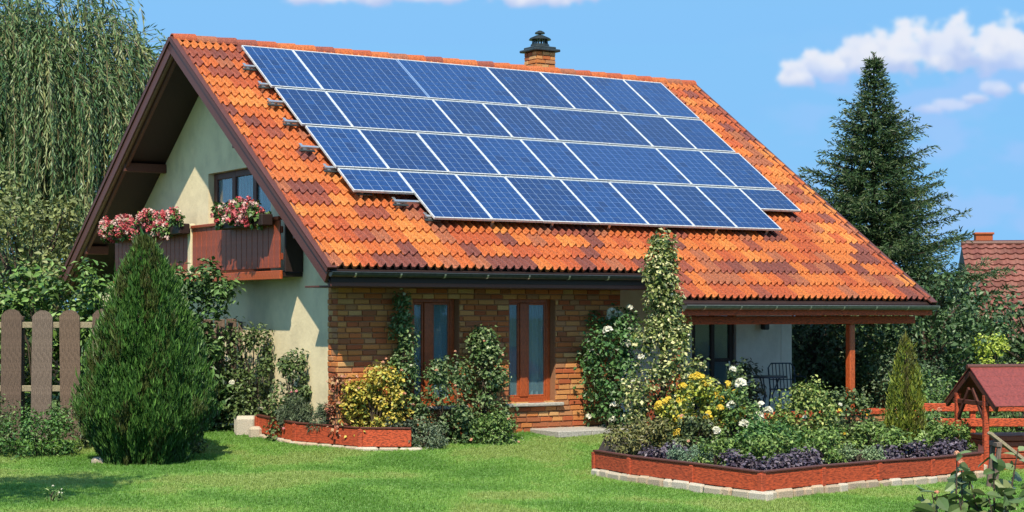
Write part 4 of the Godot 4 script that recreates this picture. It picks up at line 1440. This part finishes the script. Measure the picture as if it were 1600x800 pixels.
# ---------------------------------------------------------------- shrubs and flowers
func shrubs() -> void:
	var g1 := [Color(0.02, 0.06, 0.012), Color(0.045, 0.115, 0.022), Color(0.09, 0.18, 0.04)]
	var mid := [Color(0.03, 0.07, 0.016), Color(0.07, 0.14, 0.03), Color(0.15, 0.22, 0.06)]
	var light := [Color(0.05, 0.1, 0.025), Color(0.1, 0.18, 0.05), Color(0.2, 0.27, 0.1)]
	var grey := [Color(0.06, 0.09, 0.05), Color(0.1, 0.14, 0.08), Color(0.15, 0.19, 0.11)]
	var rose := [Color(0.022, 0.062, 0.018), Color(0.045, 0.115, 0.03), Color(0.1, 0.18, 0.06)]
	var dusky := [Color(0.028, 0.05, 0.016), Color(0.06, 0.1, 0.028), Color(0.13, 0.18, 0.06)]
	thuja("conical_thuja", "large dense conical green thuja standing on the lawn before the fence", G(-4.98, 23.5), 0.93, 3.07, 62000, 0.085, 0.016, [Color(0.025, 0.075, 0.016), Color(0.055, 0.145, 0.026), Color(0.12, 0.25, 0.05)], 0.62)
	thuja("golden_cypress", "slim golden-green columnar cypress standing in the raised bed", Vector3(5.32, 0.25, -23.4), 0.27, 1.5, 6000, 0.06, 0.018, [Color(0.08, 0.13, 0.018), Color(0.15, 0.2, 0.025), Color(0.26, 0.29, 0.04)], 0.55)
	# left: climbers over the fence and low shrubs before it
	for i in 6:
		var x := -8.4 + i * 0.56
		plant("fence_creeper", "broad-leaved creeper over the picket fence, %s along from the left edge" % ["first", "second", "third", "fourth", "fifth", "sixth"][i], "creeper", Vector3(x, 0.2, -26.6 - 0.3 * (i % 2)), Vector3(0.5, 2.6, 0.45), {"shape": "box", "k": 30, "cr": 0.24, "n": 1200, "l": 0.12, "w": 0.085, "pal": [Color(0.03, 0.07, 0.015), Color(0.07, 0.14, 0.025), Color(0.13, 0.22, 0.05)], "group": "creepers over the picket fence", "seed": i, "stem": 0.015, "up": 0.8})
	plant("broadleaf_shrub", "tall broad-leaved shrub reaching up to the balcony edge beam", "shrub", G(-5.05, 26.6), Vector3(0.78, 2.5, 0.5), {"k": 60, "cr": 0.26, "n": 5200, "l": 0.11, "w": 0.065, "pal": [Color(0.02, 0.055, 0.015), Color(0.05, 0.11, 0.025), Color(0.11, 0.19, 0.06)], "shape": "box", "stem": 0.02, "up": 0.7})
	plant("low_shrub", "low rounded green shrub left of the thuja before the pickets", "shrub", G(-6.55, 24.0), Vector3(0.55, 0.62, 0.4), {"k": 36, "cr": 0.16, "n": 3200, "l": 0.05, "w": 0.03, "pal": g1})
	plant("low_shrub", "dark little shrub at the picture's left edge below the fence", "shrub", G(-7.35, 24.2), Vector3(0.45, 0.78, 0.35), {"k": 30, "cr": 0.16, "n": 2400, "l": 0.055, "w": 0.03, "pal": dusky})
	plant("low_shrub", "dusky low plant behind the rounded shrub at the picket feet", "shrub", G(-6.1, 24.9), Vector3(0.5, 0.7, 0.3), {"k": 30, "cr": 0.15, "n": 2000, "l": 0.06, "w": 0.03, "pal": dusky})
	plant("low_shrub", "dark ground shrub hidden beneath the right side of the thuja", "shrub", G(-4.75, 24.4), Vector3(0.6, 0.5, 0.3), {"k": 26, "cr": 0.15, "n": 1500, "l": 0.05, "w": 0.03, "pal": dusky})
	# around the house corner
	plant("rose_bush", "shaded dark rose bush beside the board fence under the balcony", "shrub", G(-4.75, 26.9), Vector3(0.5, 1.35, 0.3), {"k": 40, "cr": 0.2, "n": 3000, "l": 0.065, "w": 0.045, "pal": dusky, "stem": 0.016})
	plant("rose_bush", "tall dusky rose bush before the cream gable wall", "shrub", G(-4.0, 26.75), Vector3(0.55, 1.62, 0.28), {"k": 46, "cr": 0.22, "n": 3800, "l": 0.065, "w": 0.045, "pal": dusky, "fl": "white", "fn": 7, "fs": 0.06, "stem": 0.016})
	plant("rose_bush", "dusky rose bush against the cream wall beside the brick corner", "shrub", G(-3.25, 25.68), Vector3(0.42, 1.25, 0.12), {"k": 40, "cr": 0.15, "n": 3200, "l": 0.065, "w": 0.045, "pal": dusky, "fl": "pink", "fn": 3, "fs": 0.03, "stem": 0.016})
	plant("lavender", "grey-green feathery lavender at the curved end of the raised bed", "plant", Vector3(-3.22, 0.4, -25.52), Vector3(0.3, 0.42, 0.08), {"k": 30, "cr": 0.08, "n": 3000, "l": 0.09, "w": 0.012, "pal": grey, "up": 0.1, "shape": "flat"})
	plant("lavender", "grey-green feathery lavender in the raised bed before the red-leaved shrub", "plant", Vector3(-2.62, 0.38, -25.02), Vector3(0.32, 0.36, 0.06), {"k": 30, "cr": 0.08, "n": 3000, "l": 0.09, "w": 0.012, "pal": grey, "up": 0.1, "shape": "flat"})
	plant("red_leaved_shrub", "small shrub with reddish leaves beside the golden shrub", "shrub", Vector3(-2.5, 0.33, -24.85), Vector3(0.17, 0.82, 0.12), {"k": 16, "cr": 0.1, "n": 700, "l": 0.05, "w": 0.035, "pal": [Color(0.16, 0.05, 0.03), Color(0.28, 0.1, 0.06), Color(0.3, 0.2, 0.1)]})
	plant("golden_shrub", "golden yellow-leaved shrub in the raised bed by the first window", "shrub", Vector3(-1.96, 0.3, -24.8), Vector3(0.46, 0.95, 0.2), {"k": 44, "cr": 0.16, "n": 3600, "l": 0.06, "w": 0.042, "pal": [Color(0.1, 0.13, 0.02), Color(0.3, 0.24, 0.03), Color(0.45, 0.34, 0.06), Color(0.16, 0.22, 0.04)], "fl": "salmon", "fn": 14, "fs": 0.03})
	plant("dark_groundcover", "dark low groundcover at the board end of the corner bed", "plant", Vector3(-1.65, 0.3, -24.72), Vector3(0.3, 0.2, 0.1), {"k": 16, "cr": 0.08, "n": 1000, "l": 0.04, "w": 0.028, "pal": [Color(0.02, 0.03, 0.02), Color(0.04, 0.06, 0.03)], "shape": "flat"})
	plant("climbing_rose", "climbing rose trained up the brick wall beside the first window", "climber", HW(1.45, 0.5), Vector3(0.34, 2.15, 0.18), {"k": 44, "cr": 0.15, "n": 2900, "l": 0.06, "w": 0.042, "pal": [Color(0.03, 0.065, 0.018), Color(0.07, 0.13, 0.035), Color(0.18, 0.24, 0.1)], "shape": "cone", "fl": "white", "fn": 5, "fs": 0.03, "stem": 0.012})
	plant("rose_bush", "bushy dark rose below the first window beside the golden shrub", "shrub", HW(1.98, 0.2), Vector3(0.46, 1.2, 0.26), {"k": 40, "cr": 0.18, "n": 3000, "l": 0.06, "w": 0.042, "pal": [Color(0.025, 0.055, 0.016), Color(0.06, 0.11, 0.034), Color(0.16, 0.21, 0.09)], "fl": "salmon", "fn": 4, "fs": 0.03})
	plant("rose_bush", "upright glossy rose bush between the two front windows", "shrub", HW(2.72, 0.3), Vector3(0.42, 1.62, 0.28), {"k": 52, "cr": 0.2, "n": 4200, "l": 0.06, "w": 0.045, "pal": [Color(0.025, 0.055, 0.014), Color(0.06, 0.11, 0.03), Color(0.18, 0.23, 0.1)], "shape": "column", "fl": "salmon", "fn": 3, "fs": 0.03, "mat": M.leaf_gloss})
	plant("grey_cushion", "low grey-green cushion plant on the lawn edge below the first window", "plant", HW(1.5, -0.1), Vector3(0.3, 0.4, 0.2), {"k": 22, "cr": 0.12, "n": 1800, "l": 0.04, "w": 0.02, "pal": grey})
	plant("green_cushion", "low leafy cushion plant on the lawn edge before the upright rose", "plant", HW(2.62, -0.15), Vector3(0.42, 0.42, 0.22), {"k": 26, "cr": 0.12, "n": 2200, "l": 0.05, "w": 0.032, "pal": mid, "fl": "salmon", "fn": 3, "fs": 0.03})
	# right of the windows
	plant("white_rose", "dark green rose bush with white blooms against the brick wall end", "shrub", HW(4.98, 0.25), Vector3(0.4, 1.85, 0.3), {"k": 46, "cr": 0.2, "n": 4200, "l": 0.07, "w": 0.05, "pal": rose, "fl": "white", "fn": 18, "fs": 0.09, "shape": "box", "mat": M.leaf_gloss, "stem": 0.016})
	plant("bare_shrub", "twiggy brownish half-bare shrub at the end of the paving", "shrub", HW(5.0, -0.45), Vector3(0.32, 0.95, 0.2), {"k": 60, "cr": 0.1, "n": 500, "l": 0.04, "w": 0.02, "pal": [Color(0.14, 0.08, 0.05), Color(0.1, 0.1, 0.04)], "nstem": 60, "stem": 0.008})
	plant("variegated_climber", "tall pyramid of variegated cream and green climber rising to the roof", "climber", Vector3(2.1, 0.12, -24.1), Vector3(0.58, 2.95, 0.42), {"k": 140, "cr": 0.18, "n": 13000, "l": 0.06, "w": 0.045, "pal": [Color(0.03, 0.06, 0.015), Color(0.09, 0.13, 0.03), Color(0.22, 0.25, 0.07), Color(0.5, 0.47, 0.26)], "shape": "climber", "fl": "white", "fn": 10, "fs": 0.032, "stem": 0.014, "nstem": 30})
	plant("yellow_flower_bush", "bush with bright yellow flowers before the porch", "shrub", Vector3(2.42, 0.28, -22.4), Vector3(0.44, 0.85, 0.32), {"k": 38, "cr": 0.15, "n": 2800, "l": 0.06, "w": 0.04, "pal": [Color(0.08, 0.13, 0.02), Color(0.2, 0.24, 0.03), Color(0.42, 0.38, 0.05)], "fl": "yellow", "fn": 130, "fs": 0.056})
	plant("white_rose", "rose with large white blooms beside the yellow flower bush", "shrub", Vector3(2.85, 0.28, -22.1), Vector3(0.3, 0.78, 0.24), {"k": 26, "cr": 0.13, "n": 1600, "l": 0.055, "w": 0.038, "pal": mid, "fl": "white", "fn": 10, "fs": 0.092})
	plant("white_rose", "tall thin rose with a few white blooms in front of the chair", "shrub", Vector3(3.0, 0.28, -23.6), Vector3(0.3, 1.05, 0.2), {"k": 18, "cr": 0.12, "n": 900, "l": 0.055, "w": 0.038, "pal": dusky, "fl": "white", "fn": 4, "fs": 0.075})
	plant("bed_shrub", "bushy yellow-green shrub in the bed hiding the porch post's foot", "shrub", Vector3(3.8, 0.28, -22.4), Vector3(0.42, 0.8, 0.32), {"k": 48, "cr": 0.17, "n": 4200, "l": 0.055, "w": 0.036, "pal": [Color(0.05, 0.1, 0.02), Color(0.12, 0.18, 0.035), Color(0.27, 0.29, 0.08)], "fl": "white", "fn": 2, "fs": 0.04})
	plant("bed_shrub", "lower green shrub right of the porch post in the bed", "shrub", Vector3(4.55, 0.28, -23.3), Vector3(0.36, 0.7, 0.26), {"k": 30, "cr": 0.15, "n": 2200, "l": 0.055, "w": 0.036, "pal": dusky, "fl": "yellow", "fn": 4, "fs": 0.04})
	plant("bed_shrub", "leafy green shrub in the bed below the white roses", "shrub", Vector3(3.15, 0.27, -21.2), Vector3(0.48, 0.42, 0.3), {"k": 34, "cr": 0.13, "n": 2800, "l": 0.055, "w": 0.034, "pal": g1, "fl": "white", "fn": 1, "fs": 0.04})
	plant("bed_shrub", "dark leafy shrub in the bed at the foot of the climber", "shrub", Vector3(2.35, 0.27, -21.9), Vector3(0.42, 0.42, 0.3), {"k": 30, "cr": 0.13, "n": 2200, "l": 0.055, "w": 0.034, "pal": [Color(0.025, 0.04, 0.018), Color(0.06, 0.09, 0.03), Color(0.13, 0.16, 0.06)], "fl": "salmon", "fn": 3, "fs": 0.03})
	plant("bed_shrub", "olive-brown low plants at the narrow left end of the right bed", "plant", Vector3(1.62, 0.3, -21.9), Vector3(0.42, 0.38, 0.4), {"k": 30, "cr": 0.12, "n": 2200, "l": 0.06, "w": 0.03, "pal": [Color(0.06, 0.06, 0.02), Color(0.12, 0.13, 0.04), Color(0.18, 0.16, 0.05)], "fl": "salmon", "fn": 2, "fs": 0.03})
	plant("silver_mat", "silvery green mat-forming plant behind the bed's front board", "plant", Vector3(2.1, 0.27, -20.6), Vector3(0.34, 0.16, 0.24), {"k": 24, "cr": 0.08, "n": 2200, "l": 0.03, "w": 0.02, "pal": [Color(0.08, 0.14, 0.08), Color(0.14, 0.21, 0.13)], "shape": "flat"})
	plant("silver_mat", "silvery green mat-forming plant right of the bed's corner", "plant", Vector3(4.15, 0.27, -20.9), Vector3(0.42, 0.15, 0.22), {"k": 24, "cr": 0.08, "n": 2400, "l": 0.03, "w": 0.02, "pal": [Color(0.1, 0.16, 0.07), Color(0.18, 0.25, 0.12)], "shape": "flat"})
	var hs := [[1.78, 20.95], [2.0, 21.3], [2.62, 20.0], [2.95, 19.75], [3.2, 20.0], [3.45, 20.25], [4.6, 21.1], [4.95, 21.35], [5.3, 21.75], [5.55, 21.85]]
	hs.sort_custom(func(a, b): return a[0] < b[0])
	var nth := ["first", "second", "third", "fourth", "fifth", "sixth", "seventh", "eighth", "ninth", "tenth", "eleventh", "twelfth"]
	for i in hs.size():
		plant("heuchera", "low dark purple-leaved heuchera clump in the raised bed, %s from its lawn-side left end" % nth[i], "plant", Vector3(hs[i][0], 0.27, -hs[i][1]), Vector3(0.2, 0.15, 0.17), {"k": 14, "cr": 0.08, "n": 800, "l": 0.045, "w": 0.04, "pal": [Color(0.03, 0.022, 0.034), Color(0.06, 0.045, 0.065), Color(0.12, 0.1, 0.13)], "shape": "flat", "group": "purple heucheras in the right bed", "seed": i, "up": 1.0})
	var gs := [[2.4, 20.5], [3.85, 21.5], [4.7, 22.7], [5.7, 22.6], [5.9, 23.4], [3.5, 22.9], [2.2, 23.0], [3.1, 20.5], [3.75, 20.85], [3.4, 21.7], [4.9, 21.8]]
	gs.sort_custom(func(a, b): return a[0] < b[0])
	for i in gs.size():
		plant("bed_perennial", "low bright green leafy perennial among the raised bed's shrubs, %s from the bed's left end" % nth[i], "plant", Vector3(gs[i][0], 0.27, -gs[i][1]), Vector3(0.34, 0.3, 0.26), {"k": 22, "cr": 0.1, "n": 1300, "l": 0.055, "w": 0.03, "pal": [Color(0.04, 0.085, 0.016), Color(0.09, 0.16, 0.03), Color(0.17, 0.24, 0.06)], "group": "perennials in the right bed", "seed": i})
	# under and beyond the porch
	plant("porch_plant", "dark leafy pot plant in the shade at the porch door", "plant", HW(8.2, 0.8, 0.29), Vector3(0.3, 0.85, 0.25), {"k": 20, "cr": 0.14, "n": 900, "l": 0.09, "w": 0.04, "pal": [Color(0.015, 0.03, 0.012), Color(0.04, 0.06, 0.03)]})
	plant("bright_bush", "bright yellow-green bush below the neighbouring roof", "shrub", G(8.5, 30.5), Vector3(0.5, 1.35, 0.4), {"k": 30, "cr": 0.2, "n": 2200, "l": 0.07, "w": 0.045, "pal": [Color(0.15, 0.22, 0.02), Color(0.3, 0.36, 0.05)]})
	plant("well_flowers", "orange-flowered bush beside the post of the little well", "plant", G(5.75, 24.3), Vector3(0.3, 0.62, 0.25), {"k": 22, "cr": 0.12, "n": 1300, "l": 0.055, "w": 0.035, "pal": mid, "fl": "salmon", "fn": 9, "fs": 0.045})
	plant("side_shrub", "green shrub behind the golden cypress next to the red rails", "shrub", G(6.3, 26.4), Vector3(0.7, 0.95, 0.4), {"k": 40, "cr": 0.2, "n": 3000, "l": 0.06, "w": 0.04, "pal": mid})
	plant("side_shrub", "dark shrub behind the red rail fence under the well roof", "shrub", G(7.8, 26.6), Vector3(0.9, 1.05, 0.4), {"k": 40, "cr": 0.22, "n": 3200, "l": 0.06, "w": 0.04, "pal": dusky})
	plant("side_shrub", "leafy shrub filling the space between porch end and red rails", "shrub", G(6.75, 29.3), Vector3(0.75, 1.2, 0.5), {"k": 44, "cr": 0.22, "n": 3600, "l": 0.06, "w": 0.04, "pal": [Color(0.015, 0.035, 0.012), Color(0.04, 0.075, 0.028), Color(0.1, 0.14, 0.07)], "fl": "white", "fn": 2, "fs": 0.05})
	balcony_flowers()
	near_bush()
	# little weeds at the lower left corner of the lawn
	plant("lawn_weed", "small weed with pale flower heads in the lawn's shaded corner", "plant", G(-4.95, 18.6), Vector3(0.12, 0.16, 0.1), {"k": 8, "cr": 0.05, "n": 200, "l": 0.05, "w": 0.014, "pal": light, "fl": "white", "fn": 4, "fs": 0.014})

func balcony_flowers() -> void:
	for q in [[5.25, 8.95, "long window box of pink and red geraniums on the balcony's far half", 5000, 340, 0.26], [2.0, 3.75, "short window box of salmon-pink geraniums on the balcony's near half", 2100, 130, 0.2]]:
		var r := RandomNumberGenerator.new()
		r.seed = int(q[0] * 100.0)
		var o := HW(0.0, q[0], 3.36)
		var t := thing("flower_box", q[2], "flower box", o, "window boxes on the balcony")
		t.rotation.y = house.rotation.y
		var L: float = q[1] - q[0]
		var mb := MB.new()
		mb.bb(Vector3(-0.09, 0.0, -L), Vector3(0.09, 0.17, 0), 0.012)
		put("box", mb.mesh(), M.dark_wood, t)
		var cl := []
		for i in int(L * 13.0):
			cl.push_back([Vector3(r.randf_range(-0.14, 0.1), 0.2 + r.randf_range(-0.14, 0.13), -r.randf() * L), 0.12])
		mb = MB.new()
		leaves(mb, r, q[3], cl, 0.07, 0.06, [Color(0.03, 0.07, 0.015), Color(0.07, 0.14, 0.03), Color(0.13, 0.2, 0.06)], 0.5)
		put("foliage", mb.mesh(), M.leaf, t)
		mb = MB.new()
		for i in int(q[4]):
			var c: Array = cl[r.randi() % cl.size()]
			var d := (rv(r) + Vector3(-0.7, 0.35, 0.3)).normalized()
			var p: Vector3 = c[0] + d * 0.14
			var hue := r.randf()
			var col := Color(0.5, 0.045, 0.06).lerp(Color(0.62, 0.2, 0.22), hue) if r.randf() < 0.72 else Color(0.72, 0.5, 0.46)
			for k in 12:
				var e := rv(r)
				mb.col = col * r.randf_range(0.8, 1.15)
				mb.leaf(p + e * 0.03, e.cross(rv(r)).normalized(), e, 0.05, 0.04)
		put("blossoms", mb.mesh(), M.petal, t)

func near_bush() -> void:
	# rose branches reaching into the picture close to the camera
	var r := RandomNumberGenerator.new()
	r.seed = 91
	var t := thing("near_rose", "leafy rose branches close to the camera at the lower right corner", "shrub", Vector3(2.6, gh(2.6, 9.2) - 0.02, -9.2))
	var lm := []
	for i in 3:
		var mb := MB.new()
		var c: Color = [Color(0.07, 0.12, 0.035), Color(0.12, 0.18, 0.06), Color(0.19, 0.23, 0.09)][i]
		# a leaf of eight faces, pointed and folded along the midrib
		var rim := [Vector2(0, 0), Vector2(0.22, 0.2), Vector2(0.3, 0.48), Vector2(0.2, 0.78), Vector2(0, 1.0)]
		for sgn in [-1.0, 1.0]:
			for k in 4:
				mb.col = c * (1.0 + 0.06 * k * sgn)
				var p0 := Vector3(0, -0.1 * rim[k].y * rim[k].y, rim[k].y)
				var p1 := Vector3(0, -0.1 * rim[k + 1].y * rim[k + 1].y, rim[k + 1].y)
				var e0 := p0 + Vector3(rim[k].x * sgn, rim[k].x * 0.28, 0)
				var e1 := p1 + Vector3(rim[k + 1].x * sgn, rim[k + 1].x * 0.28, 0)
				mb.tri(p0, e0, e1)
				mb.tri(p0, e1, p1)
		lm.push_back(mb.mesh())
	var st := MB.new()
	var tips := []
	for i in 23: tips.push_back(Vector3(-0.42 + 0.043 * i + r.randf_range(-0.03, 0.03), r.randf_range(1.08, 1.26) + (0.18 if i in [4, 5, 9, 12, 15] else 0.0), r.randf_range(-0.15, 0.15)))
	for e in tips:
		var b := Vector3(e.x * 0.5 + 0.05, 0, e.z)
		var m := b.lerp(e, 0.75) + Vector3(r.randf_range(-0.06, 0.06), 0, 0)
		st.tube([b, m, e], [0.009, 0.006, 0.003], 6, false)
		for i in 13:
			var p := m.lerp(e, 1.0 - i / 13.0) + rv(r) * 0.012
			var o := put("leaf", lm[r.randi() % 3], M.leaf_gloss, t)
			var a := r.randf() * TAU
			var z := Vector3(cos(a), r.randf_range(-0.7, 0.4), sin(a)).normalized()
			var y := (Vector3.UP * 0.5 + rv(r)).normalized()
			var x := y.cross(z).normalized()
			var s := r.randf_range(0.07, 0.12)
			o.transform = Transform3D(Basis(x, z.cross(x), z) * Basis.from_scale(Vector3(s, s, s)), p)
	put("stem", st.mesh(), M.bark, t)
	for i in 3:
		var f := put("flower", flower_mesh("salmon", i), M.petal, t)
		f.position = tips[[4, 5, 1][i]] + Vector3(0, 0.01, 0)
		f.scale = Vector3.ONE * 0.02

# ---------------------------------------------------------------- things in the garden
func garden_things() -> void:
	chair()
	# round table beside the chair
	var t := thing("garden_table", "small round dark table standing on the porch beside the chair", "table", HW(8.75, 0.9, 0.3))
	var mb := MB.new()
	mb.tube([Vector3(0, 0.66, 0), Vector3(0, 0.69, 0)], [0.34, 0.34], 24)
	put("tabletop", mb.mesh(), M.chair, t)
	for i in 3:
		mb = MB.new()
		var q := TAU * i / 3.0
		mb.tube([Vector3(cos(q) * 0.24, 0, sin(q) * 0.24), Vector3(cos(q) * 0.08, 0.35, sin(q) * 0.08), Vector3(cos(q) * 0.2, 0.66, sin(q) * 0.2)], [0.013, 0.013, 0.013], 6)
		put("leg", mb.mesh(), M.chair, t)
	well()
	# leaning plank trestle
	t = thing("plank_trestle", "weathered pale plank leaning on a dark trestle at the right edge", "plank", G(5.75, 20.3, 0.0))
	for i in 2:
		mb = MB.new()
		mb.bar(Vector3(-0.14, 0.66, -0.12 + i * 0.1), Vector3(0.62, 0.03, 0.1 + i * 0.1), 0.095, 0.035, Vector3(0.5, 0.8, 0))
		put("plank", mb.mesh(), M.old_plank, t)
	mb = MB.new()
	for z in [-0.16, 0.1]:
		mb.bar(Vector3(-0.12, 0.0, z), Vector3(-0.06, 0.56, z), 0.05, 0.05)
	mb.bar(Vector3(-0.08, 0.53, -0.2), Vector3(-0.08, 0.53, 0.14), 0.05, 0.05)
	put("trestle", mb.mesh(), M.grey_wood[3], t)

func chair() -> void:
	var t := thing("garden_chair", "dark blue metal garden chair on the porch before the pale wall", "chair", HW(9.42, 1.15, 0.3))
	t.rotation.y = house.rotation.y - 0.35
	var mb := MB.new()
	for i in 9: mb.bb(Vector3(-0.22 + i * 0.05, 0.43, -0.22), Vector3(-0.185 + i * 0.05, 0.445, 0.22), 0.003)
	mb.tube([Vector3(-0.24, 0.435, 0.23), Vector3(0.24, 0.435, 0.23), Vector3(0.24, 0.435, -0.23), Vector3(-0.24, 0.435, -0.23), Vector3(-0.24, 0.435, 0.23)], [0.012, 0.012, 0.012, 0.012, 0.012], 6)
	put("seat", mb.mesh(), M.chair, t)
	for q in [[-0.23, 0.22, 0.43], [0.23, 0.22, 0.43], [-0.23, -0.22, 0.43], [0.23, -0.22, 0.43]]:
		mb = MB.new()
		mb.tube([Vector3(q[0] * 1.08, 0, q[1] * 1.12), Vector3(q[0], q[2], q[1])], [0.013, 0.013], 6)
		put("leg", mb.mesh(), M.chair, t)
	mb = MB.new()
	mb.tube([Vector3(-0.23, 0.43, -0.22), Vector3(-0.24, 0.8, -0.3), Vector3(-0.18, 0.88, -0.32), Vector3(0.18, 0.88, -0.32), Vector3(0.24, 0.8, -0.3), Vector3(0.23, 0.43, -0.22)], [0.013, 0.013, 0.013, 0.013, 0.013, 0.013], 6)
	for i in 6: mb.tube([Vector3(-0.16 + i * 0.064, 0.44, -0.23), Vector3(-0.16 + i * 0.064, 0.875, -0.315)], [0.009, 0.009], 5)
	mb.tube([Vector3(-0.235, 0.6, -0.26), Vector3(0.235, 0.6, -0.26)], [0.009, 0.009], 5)
	put("backrest", mb.mesh(), M.chair, t)
	for s in [-1, 1]:
		mb = MB.new()
		mb.tube([Vector3(0.235 * s, 0.66, -0.27), Vector3(0.27 * s, 0.66, 0.16), Vector3(0.25 * s, 0.44, 0.2)], [0.013, 0.013, 0.013], 6)
		put("armrest", mb.mesh(), M.chair, t)

func well() -> void:
	var t := thing("garden_well", "little garden well with a red gabled roof on timber posts", "well", G(6.25, 22.8, 0.0))
	t.rotation.y = house.rotation.y * 0.35
	# local: ridge along x, front eave at +z
	var L := 1.7
	var mb := MB.new()
	for s in [-1.0, 1.0]:
		var n := Vector3(0, 0.844, 0.536 * s)
		for i in 4:
			var u0 := i / 4.0
			var u1 := (i + 1.0) / 4.0
			var p0 := Vector3(0, 1.32 - 0.47 * u0, 0.74 * u0 * s)
			var p1 := Vector3(0, 1.32 - 0.47 * u1, 0.74 * u1 * s)
			var b := MB.new()
			b.bar(Vector3(-0.25, 0, 0) + (p0 + p1) * 0.5 + n * 0.012 * (3 - i) * 0.3, Vector3(L - 0.25, 0, 0) + (p0 + p1) * 0.5 + n * 0.012 * (3 - i) * 0.3, 0.228, 0.022, n)
			put("roof_board", b.mesh(), M.red_metal, t)
	for s in [-1.0, 1.0]:
		for x in [-0.22, L - 0.3]:
			var b := MB.new()
			b.bar(Vector3(x, 1.26, 0), Vector3(x, 0.81, 0.71 * s), 0.05, 0.07)
			put("rafter", b.mesh(), M.brown, t)
			b = MB.new()
			b.bb(Vector3(x - 0.03, 0.0, 0.4 * s - 0.035), Vector3(x + 0.04, 0.98, 0.4 * s + 0.035), 0.008)
			put("post", b.mesh(), M.red_board2, t)
			b = MB.new()
			b.bar(Vector3(x, 0.62, 0.4 * s), Vector3(x, 1.05, 0.05 * s), 0.04, 0.05)
			put("brace", b.mesh(), M.brown, t)
	for x in [-0.22, L - 0.3]:
		mb = MB.new()
		mb.bb(Vector3(x - 0.02, 0.84, -0.5), Vector3(x + 0.03, 0.9, 0.5), 0.006)
		put("tie_beam", mb.mesh(), M.brown, t)
	mb = MB.new()
	mb.tube([Vector3(-0.28, 1.335, 0), Vector3(L - 0.22, 1.335, 0)], [0.035, 0.035], 8)
	put("ridge", mb.mesh(), M.brown, t)
	for i in 6:
		mb = MB.new()
		mb.bb(Vector3(-0.1, 0.0 + i * 0.075, -0.34), Vector3(L - 0.4, 0.068 + i * 0.075, 0.34), 0.01)
		put("timber", mb.mesh(), M.red_wood, t)
